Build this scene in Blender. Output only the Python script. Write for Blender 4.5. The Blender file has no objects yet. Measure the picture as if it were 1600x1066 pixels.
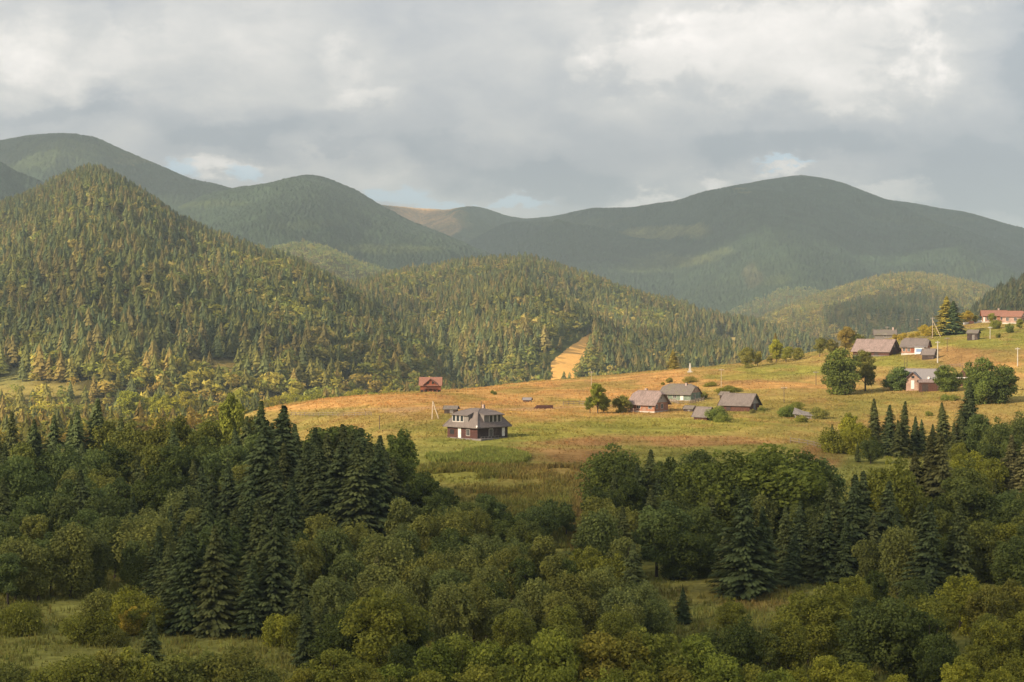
import bpy, math, random
import numpy as np
from mathutils import Vector, Matrix

R = math.radians
rng = np.random.default_rng(7)
random.seed(7)
scene = bpy.context.scene
COL = scene.collection

# ------------------------------------------------------------------ camera
F = 2986.0            # focal length in photo pixels (1600 wide)
HZ = 480.0            # photo row of the horizon
CAMZ = 60.0
PITCH = math.atan((533 - HZ) / F)
cam = bpy.data.cameras.new('camera')
cam.sensor_width = 36.0
cam.lens = 36.0 * F / 1600.0
cam.clip_start = 1.0
cam.clip_end = 60000.0
camo = bpy.data.objects.new('camera', cam)
COL.objects.link(camo)
camo.location = (0, 0, CAMZ)
camo.rotation_euler = (R(90) - PITCH, 0, 0)
scene.camera = camo
scene.render.resolution_x, scene.render.resolution_y = 1024, 682

# ------------------------------------------------------------------ light
SUN_EL = R(27)
SUN_BACK = R(-36)     # the sun stands to the left, a little behind the camera
sun_dir = Vector((-math.cos(SUN_EL) * math.cos(SUN_BACK), math.cos(SUN_EL) * math.sin(SUN_BACK), math.sin(SUN_EL)))
sl = bpy.data.lights.new('sun', 'SUN')
sl.energy = 5.0
sl.angle = R(0.5)
sl.color = (1.0, 0.83, 0.60)
so = bpy.data.objects.new('sun', sl)
COL.objects.link(so)
so.rotation_euler = (-sun_dir).to_track_quat('-Z', 'Y').to_euler()
so.location = (-300, 100, 900)
scene.view_settings.view_transform = 'Standard'
scene.view_settings.look = 'None'
scene.view_settings.exposure = 0.6
scene.view_settings.gamma = 1.0
scene.view_settings.use_curve_mapping = False
scene.cycles.use_denoising = True
scene.cycles.max_bounces = 5
scene.cycles.diffuse_bounces = 2
scene.cycles.glossy_bounces = 1
scene.cycles.transmission_bounces = 2
scene.cycles.volume_bounces = 0
scene.cycles.transparent_max_bounces = 8
scene.cycles.sample_clamp_indirect = 4.0

# ------------------------------------------------------------------ node helper
class NT:
    def __init__(self, tree):
        self.t = tree
        tree.nodes.clear()
    def n(self, typ, **kw):
        nd = self.t.nodes.new(typ)
        for k, v in kw.items():
            setattr(nd, k, v)
        return nd
    def set(self, sock, v):
        if isinstance(v, bpy.types.NodeSocket):
            self.t.links.new(v, sock)
        else:
            sock.default_value = v
    def math(self, op, a, b=0.0, c=0.0, clamp=False):
        m = self.n('ShaderNodeMath', operation=op, use_clamp=clamp)
        self.set(m.inputs[0], a); self.set(m.inputs[1], b); self.set(m.inputs[2], c)
        return m.outputs[0]
    def ramp(self, f, lo, hi, a=0.0, b=1.0):
        m = self.n('ShaderNodeMapRange', interpolation_type='SMOOTHSTEP')
        self.set(m.inputs[0], f); self.set(m.inputs[1], lo); self.set(m.inputs[2], hi)
        self.set(m.inputs[3], a); self.set(m.inputs[4], b)
        return m.outputs[0]
    def mix(self, f, a, b, bt='MIX'):
        m = self.n('ShaderNodeMix', data_type='RGBA', blend_type=bt)
        self.set(m.inputs[0], f)
        self.set(m.inputs[6], a if isinstance(a, bpy.types.NodeSocket) else (*a, 1.0) if len(a) == 3 else a)
        self.set(m.inputs[7], b if isinstance(b, bpy.types.NodeSocket) else (*b, 1.0) if len(b) == 3 else b)
        return m.outputs[2]
    def noise(self, vec, scale, detail=3.0, rough=0.55, dist=0.0):
        m = self.n('ShaderNodeTexNoise')
        if vec is not None: self.set(m.inputs['Vector'], vec)
        self.set(m.inputs['Scale'], scale); self.set(m.inputs['Detail'], detail)
        self.set(m.inputs['Roughness'], rough); self.set(m.inputs['Distortion'], dist)
        return m.outputs[0]
    def vmul(self, vec, xyz):
        m = self.n('ShaderNodeVectorMath', operation='MULTIPLY')
        self.set(m.inputs[0], vec); m.inputs[1].default_value = xyz
        return m.outputs[0]

# ------------------------------------------------------------------ sky
w = bpy.data.worlds.new('World')
scene.world = w
w.use_nodes = True
T = NT(w.node_tree)
out = T.n('ShaderNodeOutputWorld')
sky = T.n('ShaderNodeTexSky', sky_type='NISHITA')
sky.sun_disc = False
sky.sun_elevation = SUN_EL
sky.sun_rotation = math.atan2(sun_dir.x, sun_dir.y)
sky.air_density = 1.0
sky.dust_density = 1.5
bg_sky = T.n('ShaderNodeBackground')
T.set(bg_sky.inputs[0], sky.outputs[0])
bg_sky.inputs[1].default_value = 0.10
tc = T.n('ShaderNodeTexCoord')
D = tc.outputs['Generated']
sep = T.n('ShaderNodeSeparateXYZ'); T.set(sep.inputs[0], D)
# cloud field in direction space, flattened towards the horizon
dv = T.vmul(D, (1.0, 1.0, 2.2))
n_warp = T.n('ShaderNodeTexNoise'); T.set(n_warp.inputs['Vector'], dv)
n_warp.inputs['Scale'].default_value = 9.0; n_warp.inputs['Detail'].default_value = 8.0
n_warp.inputs['Roughness'].default_value = 0.66
wv = T.n('ShaderNodeVectorMath', operation='SUBTRACT')
T.set(wv.inputs[0], n_warp.outputs['Color']); wv.inputs[1].default_value = (0.5, 0.5, 0.5)
ws = T.n('ShaderNodeVectorMath', operation='SCALE')
T.set(ws.inputs[0], wv.outputs[0]); ws.inputs['Scale'].default_value = 0.075
wd = T.n('ShaderNodeVectorMath', operation='ADD')
T.set(wd.inputs[0], D); T.set(wd.inputs[1], ws.outputs[0])
ws2 = T.n('ShaderNodeSeparateXYZ'); T.set(ws2.inputs[0], wd.outputs[0])
big = T.noise(dv, 5.0, 5.0, 0.52, 0.3)
med = T.noise(dv, 17.0, 6.0, 0.55, 0.5)
fine = T.noise(T.vmul(D, (1, 1, 1.5)), 55.0, 8.0, 0.62, 0.3)
val = T.math('MULTIPLY_ADD', T.math('SUBTRACT', big, 0.5), 0.35, 0.0)
val = T.math('MULTIPLY_ADD', T.math('SUBTRACT', med, 0.5), 0.38, val)
val = T.math('MULTIPLY_ADD', T.math('SUBTRACT', fine, 0.5), 0.16, val)
def spot(px, py, rx, ry, amp, power=1.0):
    """a lighter or darker cloud mass in direction (px, py), warped so it is never an oval"""
    global val
    cx, cz = (px - 800) / F, (HZ - py) / F
    dx = T.math('MULTIPLY', T.math('SUBTRACT', ws2.outputs[0], cx), F / rx)
    dz = T.math('MULTIPLY', T.math('SUBTRACT', ws2.outputs[2], cz), F / ry)
    d2 = T.math('ADD', T.math('MULTIPLY', dx, dx), T.math('MULTIPLY', dz, dz))
    g = T.math('POWER', 2.718, T.math('MULTIPLY', d2, -1.0))
    val = T.math('MULTIPLY_ADD', g, amp, val)
for s in [
    (60, 80, 80, 70, 0.16), (150, 120, 90, 50, 0.10), (360, 60, 170, 60, 0.10), (540, 150, 60, 30, 0.10),
    (1010, 70, 140, 70, 0.12), (1330, 70, 220, 90, 0.10),
    (370, 195, 170, 40, -0.16), (130, 180, 120, 30, -0.08), (850, 275, 190, 40, -0.16), (1180, 225, 260, 55, -0.14),
    (1520, 280, 150, 70, -0.22), (1600, 90, 70, 150, -0.22), (660, 210, 120, 60, -0.06), (90, 200, 200, 24, -0.08),
    (480, 265, 90, 16, 0.12), (600, 285, 60, 16, 0.12), (1580, 350, 40, 10, 0.15)]:
    spot(*s)
# masses with a defined, billowing edge
bil = T.noise(T.vmul(D, (1, 1, 1.3)), 26.0, 9.0, 0.62, 0.6)
bil2 = T.noise(T.vmul(D, (1, 1, 1.2)), 75.0, 8.0, 0.60, 0.3)
edge = T.math('MULTIPLY_ADD', T.math('SUBTRACT', bil2, 0.5), 0.5, T.math('MULTIPLY', T.math('SUBTRACT', bil, 0.5), 1.3))
def masses(lst, amp, soft):
    global val
    s_ = None
    for (px, py, rx, ry) in lst:
        cx, cz = (px - 800) / F, (HZ - py) / F
        dx = T.math('MULTIPLY', T.math('SUBTRACT', ws2.outputs[0], cx), F / rx)
        dz = T.math('MULTIPLY', T.math('SUBTRACT', ws2.outputs[2], cz), F / ry)
        g = T.math('POWER', 2.718, T.math('MULTIPLY', T.math('ADD', T.math('MULTIPLY', dx, dx), T.math('MULTIPLY', dz, dz)), -1.0))
        s_ = g if s_ is None else T.math('MAXIMUM', s_, g)
    f_ = T.math('ADD', s_, edge)
    m_ = T.ramp(f_, 0.40, 0.40 + soft)
    # billows inside the mass
    lit = T.math('MULTIPLY_ADD', T.math('SUBTRACT', bil2, 0.5), 0.9, 1.0)
    val = T.math('ADD', val, T.math('MULTIPLY', T.math('MULTIPLY', m_, lit), amp))
masses([(1240, 80, 300, 110), (1010, 110, 80, 70)], 0.13, 0.35)
masses([(55, 90, 110, 80), (150, 150, 80, 50), (535, 95, 60, 32), (560, 150, 60, 26), (925, 135, 34, 30), (1440, 120, 90, 60)], 0.10, 0.6)
masses([(1122, 282, 34, 18), (1400, 318, 95, 20), (1040, 312, 110, 20), (380, 262, 90, 22), (1230, 270, 60, 10)], 0.24, 0.6)
masses([(370, 205, 150, 34), (850, 285, 200, 36), (1520, 290, 150, 56), (690, 240, 80, 40), (1230, 235, 180, 34), (1590, 100, 60, 120)], -0.13, 0.5)
masses([(100, 195, 130, 20), (560, 235, 80, 16), (960, 20, 50, 60), (230, 40, 60, 60)], -0.07, 0.3)
val = T.math('MULTIPLY_ADD', val, 1.65, 0.40)
cr = T.n('ShaderNodeValToRGB')
T.set(cr.inputs[0], val)
els = cr.color_ramp.elements
els[0].position = 0.0; els[0].color = (0.27, 0.285, 0.325, 1)
els[1].position = 1.0; els[1].color = (0.86, 0.79, 0.75, 1)
for p, c in ((0.28, (0.365, 0.365, 0.39)), (0.48, (0.475, 0.458, 0.455)), (0.70, (0.625, 0.585, 0.56))):
    e = els.new(p); e.color = (*c, 1)
# the pale blue gaps low in the sky
gap = None
for (px, py, rx, ry) in ((310, 272, 40, 14), (405, 270, 18, 16), (620, 305, 70, 14), (700, 318, 90, 9), (815, 320, 60, 10), (1230, 262, 50, 6)):
    cx, cz = (px - 800) / F, (HZ - py) / F
    dx = T.math('MULTIPLY', T.math('SUBTRACT', ws2.outputs[0], cx), F / rx)
    dz = T.math('MULTIPLY', T.math('SUBTRACT', ws2.outputs[2], cz), F / ry)
    g = T.math('POWER', 2.718, T.math('MULTIPLY', T.math('ADD', T.math('MULTIPLY', dx, dx), T.math('MULTIPLY', dz, dz)), -1.0))
    gap = g if gap is None else T.math('MAXIMUM', gap, g)
gap = T.ramp(gap, 0.25, 0.75, 0.0, 0.75)
bg_gap = T.n('ShaderNodeBackground'); bg_gap.inputs[0].default_value = (0.44, 0.56, 0.66, 1); bg_gap.inputs[1].default_value = 1.0
bg_c = T.n('ShaderNodeBackground'); T.set(bg_c.inputs[0], cr.outputs[0]); bg_c.inputs[1].default_value = 1.0
mxs = T.n('ShaderNodeMixShader'); T.set(mxs.inputs[0], gap); T.set(mxs.inputs[1], bg_c.outputs[0]); T.set(mxs.inputs[2], bg_gap.outputs[0])
# broken cover: real blue sky shows through overhead, the Nishita sky also tints the whole
hole = T.ramp(T.noise(D, 2.2, 4.0, 0.5), 0.50, 0.62, 0.0, 0.8)
hole = T.math('MULTIPLY', hole, T.ramp(sep.outputs[2], 0.22, 0.5))
mx2 = T.n('ShaderNodeMixShader'); T.set(mx2.inputs[0], T.math('ADD', hole, 0.06)); T.set(mx2.inputs[1], mxs.outputs[0]); T.set(mx2.inputs[2], bg_sky.outputs[0])
T.set(out.inputs[0], mx2.outputs[0])

# ------------------------------------------------------------------ numeric helpers
def hash2(ix, iy, seed):
    h = (ix.astype(np.int64) * 374761393 + iy.astype(np.int64) * 668265263 + seed * 1442695041) & 0xFFFFFFFF
    h = ((h ^ (h >> 13)) * 1274126177) & 0xFFFFFFFF
    h = h ^ (h >> 16)
    return (h & 0xFFFFFF) / float(0xFFFFFF)
def vnoise(x, y, seed=0):
    x = np.asarray(x, float); y = np.asarray(y, float)
    ix = np.floor(x); iy = np.floor(y); fx = x - ix; fy = y - iy
    fx = fx * fx * (3 - 2 * fx); fy = fy * fy * (3 - 2 * fy)
    a = hash2(ix, iy, seed); b = hash2(ix + 1, iy, seed); c = hash2(ix, iy + 1, seed); d = hash2(ix + 1, iy + 1, seed)
    return (a * (1 - fx) + b * fx) * (1 - fy) + (c * (1 - fx) + d * fx) * fy
def fbm(x, y, seed=0, oct=4):
    s = 0; a = 1.0; t = 0
    for o in range(oct):
        s = s + a * (vnoise(x, y, seed + o * 17) - 0.5); t += a
        a *= 0.5; x = x * 2.03 + 11.3; y = y * 2.03 + 5.7
    return s / t * 2
def sstep(a, b, x):
    t = np.clip((x - a) / (b - a), 0, 1)
    return t * t * (3 - 2 * t)
def hermite(xk, yk, x):
    """smooth 1-D interpolation of rows yk (k, ...) at x"""
    xk = np.asarray(xk, float); m = np.gradient(yk, xk, axis=0)
    i = np.clip(np.searchsorted(xk, x, side='right') - 1, 0, len(xk) - 2)
    h = (xk[i + 1] - xk[i]); t = np.clip((x - xk[i]) / h, 0, 1)
    sh = (slice(None),) + (None,) * (yk.ndim - 1)
    t = t[sh]; h = h[sh]
    return ((2*t**3 - 3*t**2 + 1) * yk[i] + (t**3 - 2*t**2 + t) * h * m[i] + (-2*t**3 + 3*t**2) * yk[i+1] + (t**3 - t**2) * h * m[i+1])

# ------------------------------------------------------------------ terrain: heights relative to the camera
PXK = [-1200, -400, 0, 250, 450, 600, 800, 1000, 1200, 1400, 1600, 2000, 2800]
YK = [0, 40, 80, 120, 160, 200, 250, 300, 350, 400, 450, 500, 560, 620, 700, 780, 860, 1000, 1200, 1600]
TAB = np.array([
    [-3.0]*13,
    [-16]*13,
    [-27]*13,
    [-33]*13,
    [-36]*13,
    [-36.3]*13,
    [-35, -36, -36, -36, -36, -35.5, -35.5, -35, -35, -35, -35, -35, -34],
    [-34, -35, -35, -35, -34, -33, -32.5, -32.3, -32.3, -32.5, -32.5, -32, -31],
    [-34, -34, -34.5, -34, -32.5, -30, -29.3, -29.3, -29.5, -30, -30, -30, -29],
    [-35, -35.5, -36, -35, -31.5, -27.8, -27.1, -27.5, -27.7, -28.8, -28.5, -28, -27],
    [-38, -38, -38, -36, -31, -26.6, -26.5, -26.9, -26.8, -27.5, -27, -25, -24],
    [-42, -42, -40, -37, -30.5, -26.3, -26.4, -26.6, -26.0, -25.8, -24, -22, -20],
    [-46, -45, -43, -39, -28.6, -25.7, -26.7, -26.1, -24.1, -23.2, -19.5, -16, -12],
    [-50, -50, -47, -43, -33, -28.5, -26.2, -25.0, -21.6, -17.5, -12.5, -8, -4],
    [-55, -55, -52, -48, -42, -37, -28.6, -24.0, -19.7, -12.6, -8.0, -3, 2],
    [-58, -58, -56, -53, -50, -47, -40, -31, -23.5, -12.0, -4.2, 1, 6],
    [-60, -60, -58, -56, -55, -54, -50, -45, -38, -26, -9.5, 0, 8],
    [-61, -61, -60, -60, -60, -60, -60, -57, -54, -45, -30, -10, 4],
    [-62]*13,
    [-62]*13], float)
_yd = np.concatenate([np.linspace(0, 1200, 601), [1600]])
_pd = np.linspace(-1200, 2800, 401)
_A = hermite(YK, TAB, _yd)
_B = hermite(PXK, np.ascontiguousarray(_A.T), _pd)      # (px, y)
def ground_h(X, Y):
    """height of the near ground, relative to the camera"""
    X = np.asarray(X, float); Y = np.asarray(Y, float)
    Ys = np.maximum(Y, 1.0)
    px = np.clip(800 + F * X / np.maximum(Ys, 60.0), -1200, 2800)
    u = (px + 1200) / 10.0
    yi = np.interp(Ys, _yd, np.arange(len(_yd)))
    i = np.clip(u.astype(int), 0, len(_pd) - 2); j = np.clip(yi.astype(int), 0, len(_yd) - 2)
    fu = u - i; fv = np.clip(yi - j, 0, 1)
    z = (_B[i, j] * (1-fu) + _B[i+1, j] * fu) * (1-fv) + (_B[i, j+1] * (1-fu) + _B[i+1, j+1] * fu) * fv
    z = z + 0.35 * fbm(X / 22.0, Y / 22.0, 3, 3) + 0.12 * fbm(X / 4.0, Y / 4.0, 9, 2) * (Y < 1200)
    return np.where(Y < 0, -3.0 + np.minimum(-Y * 0.05, 10), z)
def gz(x, y):
    return float(ground_h(np.array([x]), np.array([y]))[0]) + CAMZ
def ray(px, py, Y):
    a = (px - 800) / F; b = -(py - 533) / F
    fy = math.cos(PITCH) + b * math.sin(PITCH); fz = -math.sin(PITCH) + b * math.cos(PITCH)
    return a / fy * Y, Y, CAMZ + fz / fy * Y
def G(px, py):
    """the ground point seen at photo pixel (px, py)"""
    Ys = np.arange(100.0, 900.0, 0.5)
    a = (px - 800) / F; b = -(py - 533) / F
    fy = math.cos(PITCH) + b * math.sin(PITCH); fz = -math.sin(PITCH) + b * math.cos(PITCH)
    X = a / fy * Ys; Z = fz / fy * Ys
    g = ground_h(X, Ys)
    k = np.where(Z < g)[0]
    k = k[0] if len(k) else int(np.argmin(Z - g))
    return float(X[k]), float(Ys[k]), float(g[k]) + CAMZ
def to_px(X, Y, Z):
    """photo pixel of world points (used to lay out the fields while building)"""
    z = Z - CAMZ
    d = Y * math.cos(PITCH) - z * math.sin(PITCH)
    v = Y * math.sin(PITCH) + z * math.cos(PITCH)
    d = np.maximum(d, 1.0)
    return 800 + F * X / d, 533 - F * v / d

# ------------------------------------------------------------------ object helpers
def tag(o, label=None, cat=None, group=None, kind=None):
    if label: o['label'] = label
    if cat: o['category'] = cat
    if group: o['group'] = group
    if kind: o['kind'] = kind
    return o
def empty(name, loc, rz=0.0):
    o = bpy.data.objects.new(name, None)
    o.location = loc; o.rotation_euler = (0, 0, rz)
    o.empty_display_size = 0.5
    COL.objects.link(o)
    return o
def link(name, me, parent=None):
    o = bpy.data.objects.new(name, me)
    COL.objects.link(o)
    if parent is not None: o.parent = parent
    return o
def mesh_np(name, V, Fc, mat, attrs=None, smooth=False, mats=None, midx=None):
    V = np.asarray(V, np.float32); Fc = np.asarray(Fc, np.int32)
    me = bpy.data.meshes.new(name)
    n, k = Fc.shape
    me.vertices.add(len(V)); me.vertices.foreach_set('co', V.ravel())
    me.loops.add(n * k); me.loops.foreach_set('vertex_index', Fc.ravel())
    me.polygons.add(n)
    me.polygons.foreach_set('loop_start', np.arange(0, n * k, k, dtype=np.int32))
    if smooth: me.polygons.foreach_set('use_smooth', np.ones(n, bool))
    for m in (mats or [mat]): me.materials.append(m)
    if midx is not None: me.polygons.foreach_set('material_index', np.asarray(midx, np.int32))
    for an, (dom, arr) in (attrs or {}).items():
        arr = np.asarray(arr, np.float32)
        if arr.ndim == 1:
            a = me.attributes.new(an, 'FLOAT', dom); a.data.foreach_set('value', arr)
        else:
            if arr.shape[1] == 3: arr = np.concatenate([arr, np.ones((len(arr), 1), np.float32)], 1)
            a = me.attributes.new(an, 'FLOAT_COLOR', dom); a.data.foreach_set('color', arr.ravel())
    me.update(calc_edges=True)
    return me
def grid_faces(nr, nc):
    i = np.arange(nr - 1)[:, None] * nc + np.arange(nc - 1)[None, :]
    return np.stack([i, i + 1, i + nc + 1, i + nc], -1).reshape(-1, 4)

# ------------------------------------------------------------------ materials
MATS = {}
def mat_plain(name, col, rough=0.8, noise_s=0.0, noise_a=0.0, spec=0.3, bump=0.0, stretch=(1, 1, 1), metallic=0.0, dirt=None):
    m = bpy.data.materials.new(name); m.use_nodes = True
    t = NT(m.node_tree)
    o = t.n('ShaderNodeOutputMaterial'); p = t.n('ShaderNodeBsdfPrincipled')
    t.set(o.inputs[0], p.outputs[0])
    p.inputs['Roughness'].default_value = rough
    p.inputs['Metallic'].default_value = metallic
    p.inputs['Specular IOR Level'].default_value = spec
    if noise_s:
        tcn = t.n('ShaderNodeTexCoord')
        v = t.vmul(tcn.outputs['Object'], stretch)
        nz = t.noise(v, noise_s, 4, 0.6)
        f = t.ramp(nz, 0.3, 0.7, 1 - noise_a, 1 + noise_a)
        c = t.mix(1.0, (*col, 1), (0, 0, 0, 1), 'MULTIPLY')
        cc = t.n('ShaderNodeCombineColor'); t.set(cc.inputs[0], f); t.set(cc.inputs[1], f); t.set(cc.inputs[2], f)
        c = t.mix(1.0, (*col, 1), cc.outputs[0], 'MULTIPLY')
        if dirt:
            n2 = t.noise(tcn.outputs['Object'], noise_s * 0.35, 4, 0.65)
            c = t.mix(t.ramp(n2, 0.5, 0.68, 0.0, 0.8), c, (*dirt, 1))
        t.set(p.inputs['Base Color'], c)
        if bump:
            b = t.n('ShaderNodeBump'); b.inputs['Strength'].default_value = bump; b.inputs['Distance'].default_value = 0.05
            t.set(b.inputs['Height'], nz); t.set(p.inputs['Normal'], b.outputs[0])
    else:
        p.inputs['Base Color'].default_value = (*col, 1)
    MATS[name] = m
    return m
def mat_leaf(name, col, hue_var=0.25, trans=0.25):
    """leaf material: colour x object colour x per-leaf tone"""
    m = bpy.data.materials.new(name); m.use_nodes = True
    t = NT(m.node_tree)
    o = t.n('ShaderNodeOutputMaterial')
    oi = t.n('ShaderNodeObjectInfo')
    at = t.n('ShaderNodeAttribute', attribute_name='tone')
    c = t.mix(1.0, (*col, 1), oi.outputs['Color'], 'MULTIPLY')
    warm = t.mix(t.math('MULTIPLY', at.outputs['Fac'], hue_var), c, t.mix(1.0, c, (2.1, 1.55, 0.75, 1), 'MULTIPLY'))
    f = t.math('MULTIPLY_ADD', at.outputs['Fac'], 1.1, 0.42)
    cc = t.n('ShaderNodeCombineColor'); t.set(cc.inputs[0], f); t.set(cc.inputs[1], f); t.set(cc.inputs[2], f)
    c = t.mix(1.0, warm, cc.outputs[0], 'MULTIPLY')
    d = t.n('ShaderNodeBsdfDiffuse'); t.set(d.inputs[0], c)
    tr = t.n('ShaderNodeBsdfTranslucent'); t.set(tr.inputs[0], c)
    mx = t.n('ShaderNodeMixShader'); mx.inputs[0].default_value = trans
    t.set(mx.inputs[1], d.outputs[0]); t.set(mx.inputs[2], tr.outputs[0])
    t.set(o.inputs[0], mx.outputs[0])
    MATS[name] = m
    return m
def mat_attr(name, noise=((0.3, 0.3),), trans=0.0, bump=0.0, bscale=1.0, attr='Col'):
    """surface whose own colour is stored per vertex, broken up with world-sized noise"""
    m = bpy.data.materials.new(name); m.use_nodes = True
    t = NT(m.node_tree)
    o = t.n('ShaderNodeOutputMaterial')
    at = t.n('ShaderNodeAttribute', attribute_name=attr)
    c = at.outputs['Color']
    geo = t.n('ShaderNodeNewGeometry')
    for s, a in noise:
        nz = t.noise(geo.outputs['Position'], s, 4, 0.6)
        f = t.ramp(nz, 0.25, 0.75, 1 - a, 1 + a)
        cc = t.n('ShaderNodeCombineColor'); t.set(cc.inputs[0], f); t.set(cc.inputs[1], f); t.set(cc.inputs[2], f)
        c = t.mix(1.0, c, cc.outputs[0], 'MULTIPLY')
    d = t.n('ShaderNodeBsdfDiffuse'); t.set(d.inputs[0], c)
    if bump:
        b = t.n('ShaderNodeBump'); b.inputs['Strength'].default_value = bump; b.inputs['Distance'].default_value = 1.0 / bscale
        t.set(b.inputs['Height'], t.noise(geo.outputs['Position'], bscale, 5, 0.65)); t.set(d.inputs['Normal'], b.outputs[0])
    sh = d.outputs[0]
    if trans:
        tr = t.n('ShaderNodeBsdfTranslucent'); t.set(tr.inputs[0], c)
        mx = t.n('ShaderNodeMixShader'); mx.inputs[0].default_value = trans
        t.set(mx.inputs[1], d.outputs[0]); t.set(mx.inputs[2], tr.outputs[0]); sh = mx.outputs[0]
    t.set(o.inputs[0], sh)
    MATS[name] = m
    return m
M_ground = mat_attr('meadow_ground', ((0.9, 0.22), (0.12, 0.18), (0.03, 0.10)), bump=0.6, bscale=2.2)
M_field = mat_attr('hill_field', ((0.5, 0.10), (0.08, 0.08)))
M_forest = mat_attr('forest_foliage', ((0.02, 0.12),), trans=0.35)
M_grass = mat_attr('grass_blades', ((0.08, 0.15),), trans=0.3)
M_mtn = mat_attr('mountain_forest', ((0.05, 0.28), (0.012, 0.22), (0.003, 0.15)), bump=0.8, bscale=0.09)
M_spruce = mat_leaf('spruce_needles', (0.098, 0.122, 0.056), 0.25, 0.12)
M_leaf = mat_leaf('broad_leaves', (0.182, 0.210, 0.068), 0.40, 0.28)
M_bark = mat_plain('bark', (0.09, 0.07, 0.055), 0.95, 3.0, 0.3)
W_dark = mat_plain('dark_boards', (0.055, 0.038, 0.034), 0.85, 2.0, 0.45, stretch=(1, 1, 9), dirt=(0.12, 0.09, 0.08))
W_red = mat_plain('reddish_boards', (0.082, 0.036, 0.031), 0.85, 2.0, 0.45, stretch=(1, 1, 9), dirt=(0.07, 0.035, 0.035))
W_redhouse = mat_plain('red_log_wall', (0.27, 0.085, 0.045), 0.8, 2.0, 0.35, stretch=(1, 1, 6))
W_grey = mat_plain('grey_weathered_boards', (0.20, 0.18, 0.17), 0.9, 2.0, 0.35, stretch=(6, 6, 1))
W_pale = mat_plain('pale_grey_boards', (0.36, 0.33, 0.30), 0.9, 2.0, 0.3, stretch=(6, 6, 1))
W_brown = mat_plain('brown_boards', (0.10, 0.045, 0.033), 0.9, 2.0, 0.4, stretch=(6, 6, 1))
W_brick = mat_plain('orange_brick', (0.33, 0.155, 0.095), 0.9, 2.5, 0.25, dirt=(0.34, 0.24, 0.19))
W_green = mat_plain('green_painted_wall', (0.17, 0.215, 0.17), 0.8, 1.2, 0.25)
W_pinkish = mat_plain('pink_plaster', (0.36, 0.235, 0.185), 0.9, 1.0, 0.25)
W_white = mat_plain('white_paint', (0.72, 0.69, 0.66), 0.6, 1.5, 0.08)
W_trim = mat_plain('pale_window_trim', (0.60, 0.56, 0.52), 0.7, 1.5, 0.15)
R_grey = mat_plain('grey_roof_sheets', (0.175, 0.145, 0.132), 0.75, 1.2, 0.18, stretch=(5, 1, 1), dirt=(0.12, 0.10, 0.09))
R_pink = mat_plain('pinkish_metal_roof', (0.25, 0.185, 0.168), 0.7, 1.2, 0.3, stretch=(5, 1, 1), dirt=(0.16, 0.12, 0.105))
R_terra = mat_plain('terracotta_roof', (0.27, 0.13, 0.09), 0.7, 1.4, 0.25, stretch=(5, 1, 1))
R_slate = mat_plain('pale_metal_roof', (0.235, 0.215, 0.215), 0.6, 1.0, 0.08, stretch=(5, 1, 1))
R_old = mat_plain('old_shingle_roof', (0.165, 0.14, 0.122), 0.9, 2.0, 0.35, stretch=(5, 1, 1), dirt=(0.17, 0.16, 0.10))
Glass = mat_plain('dark_glass', (0.03, 0.035, 0.04), 0.15, spec=0.6)
Concrete = mat_plain('pale_concrete', (0.50, 0.47, 0.42), 0.9, 1.0, 0.12)
PoleWood = mat_plain('pole_wood', (0.13, 0.095, 0.07), 0.95, 2.0, 0.2)
PaleWood = mat_plain('pale_wood', (0.45, 0.36, 0.26), 0.9, 2.0, 0.2)
FenceWood = mat_plain('fence_wood', (0.24, 0.19, 0.15), 0.95, 2.0, 0.25)
Brick_stack = mat_plain('chimney_brick', (0.40, 0.30, 0.26), 0.9, 2.0, 0.2)
Cloth = {c: mat_plain('cloth_' + c, v, 0.9) for c, v in dict(white=(0.7, 0.7, 0.72), blue=(0.2, 0.3, 0.5)).items()}

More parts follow.
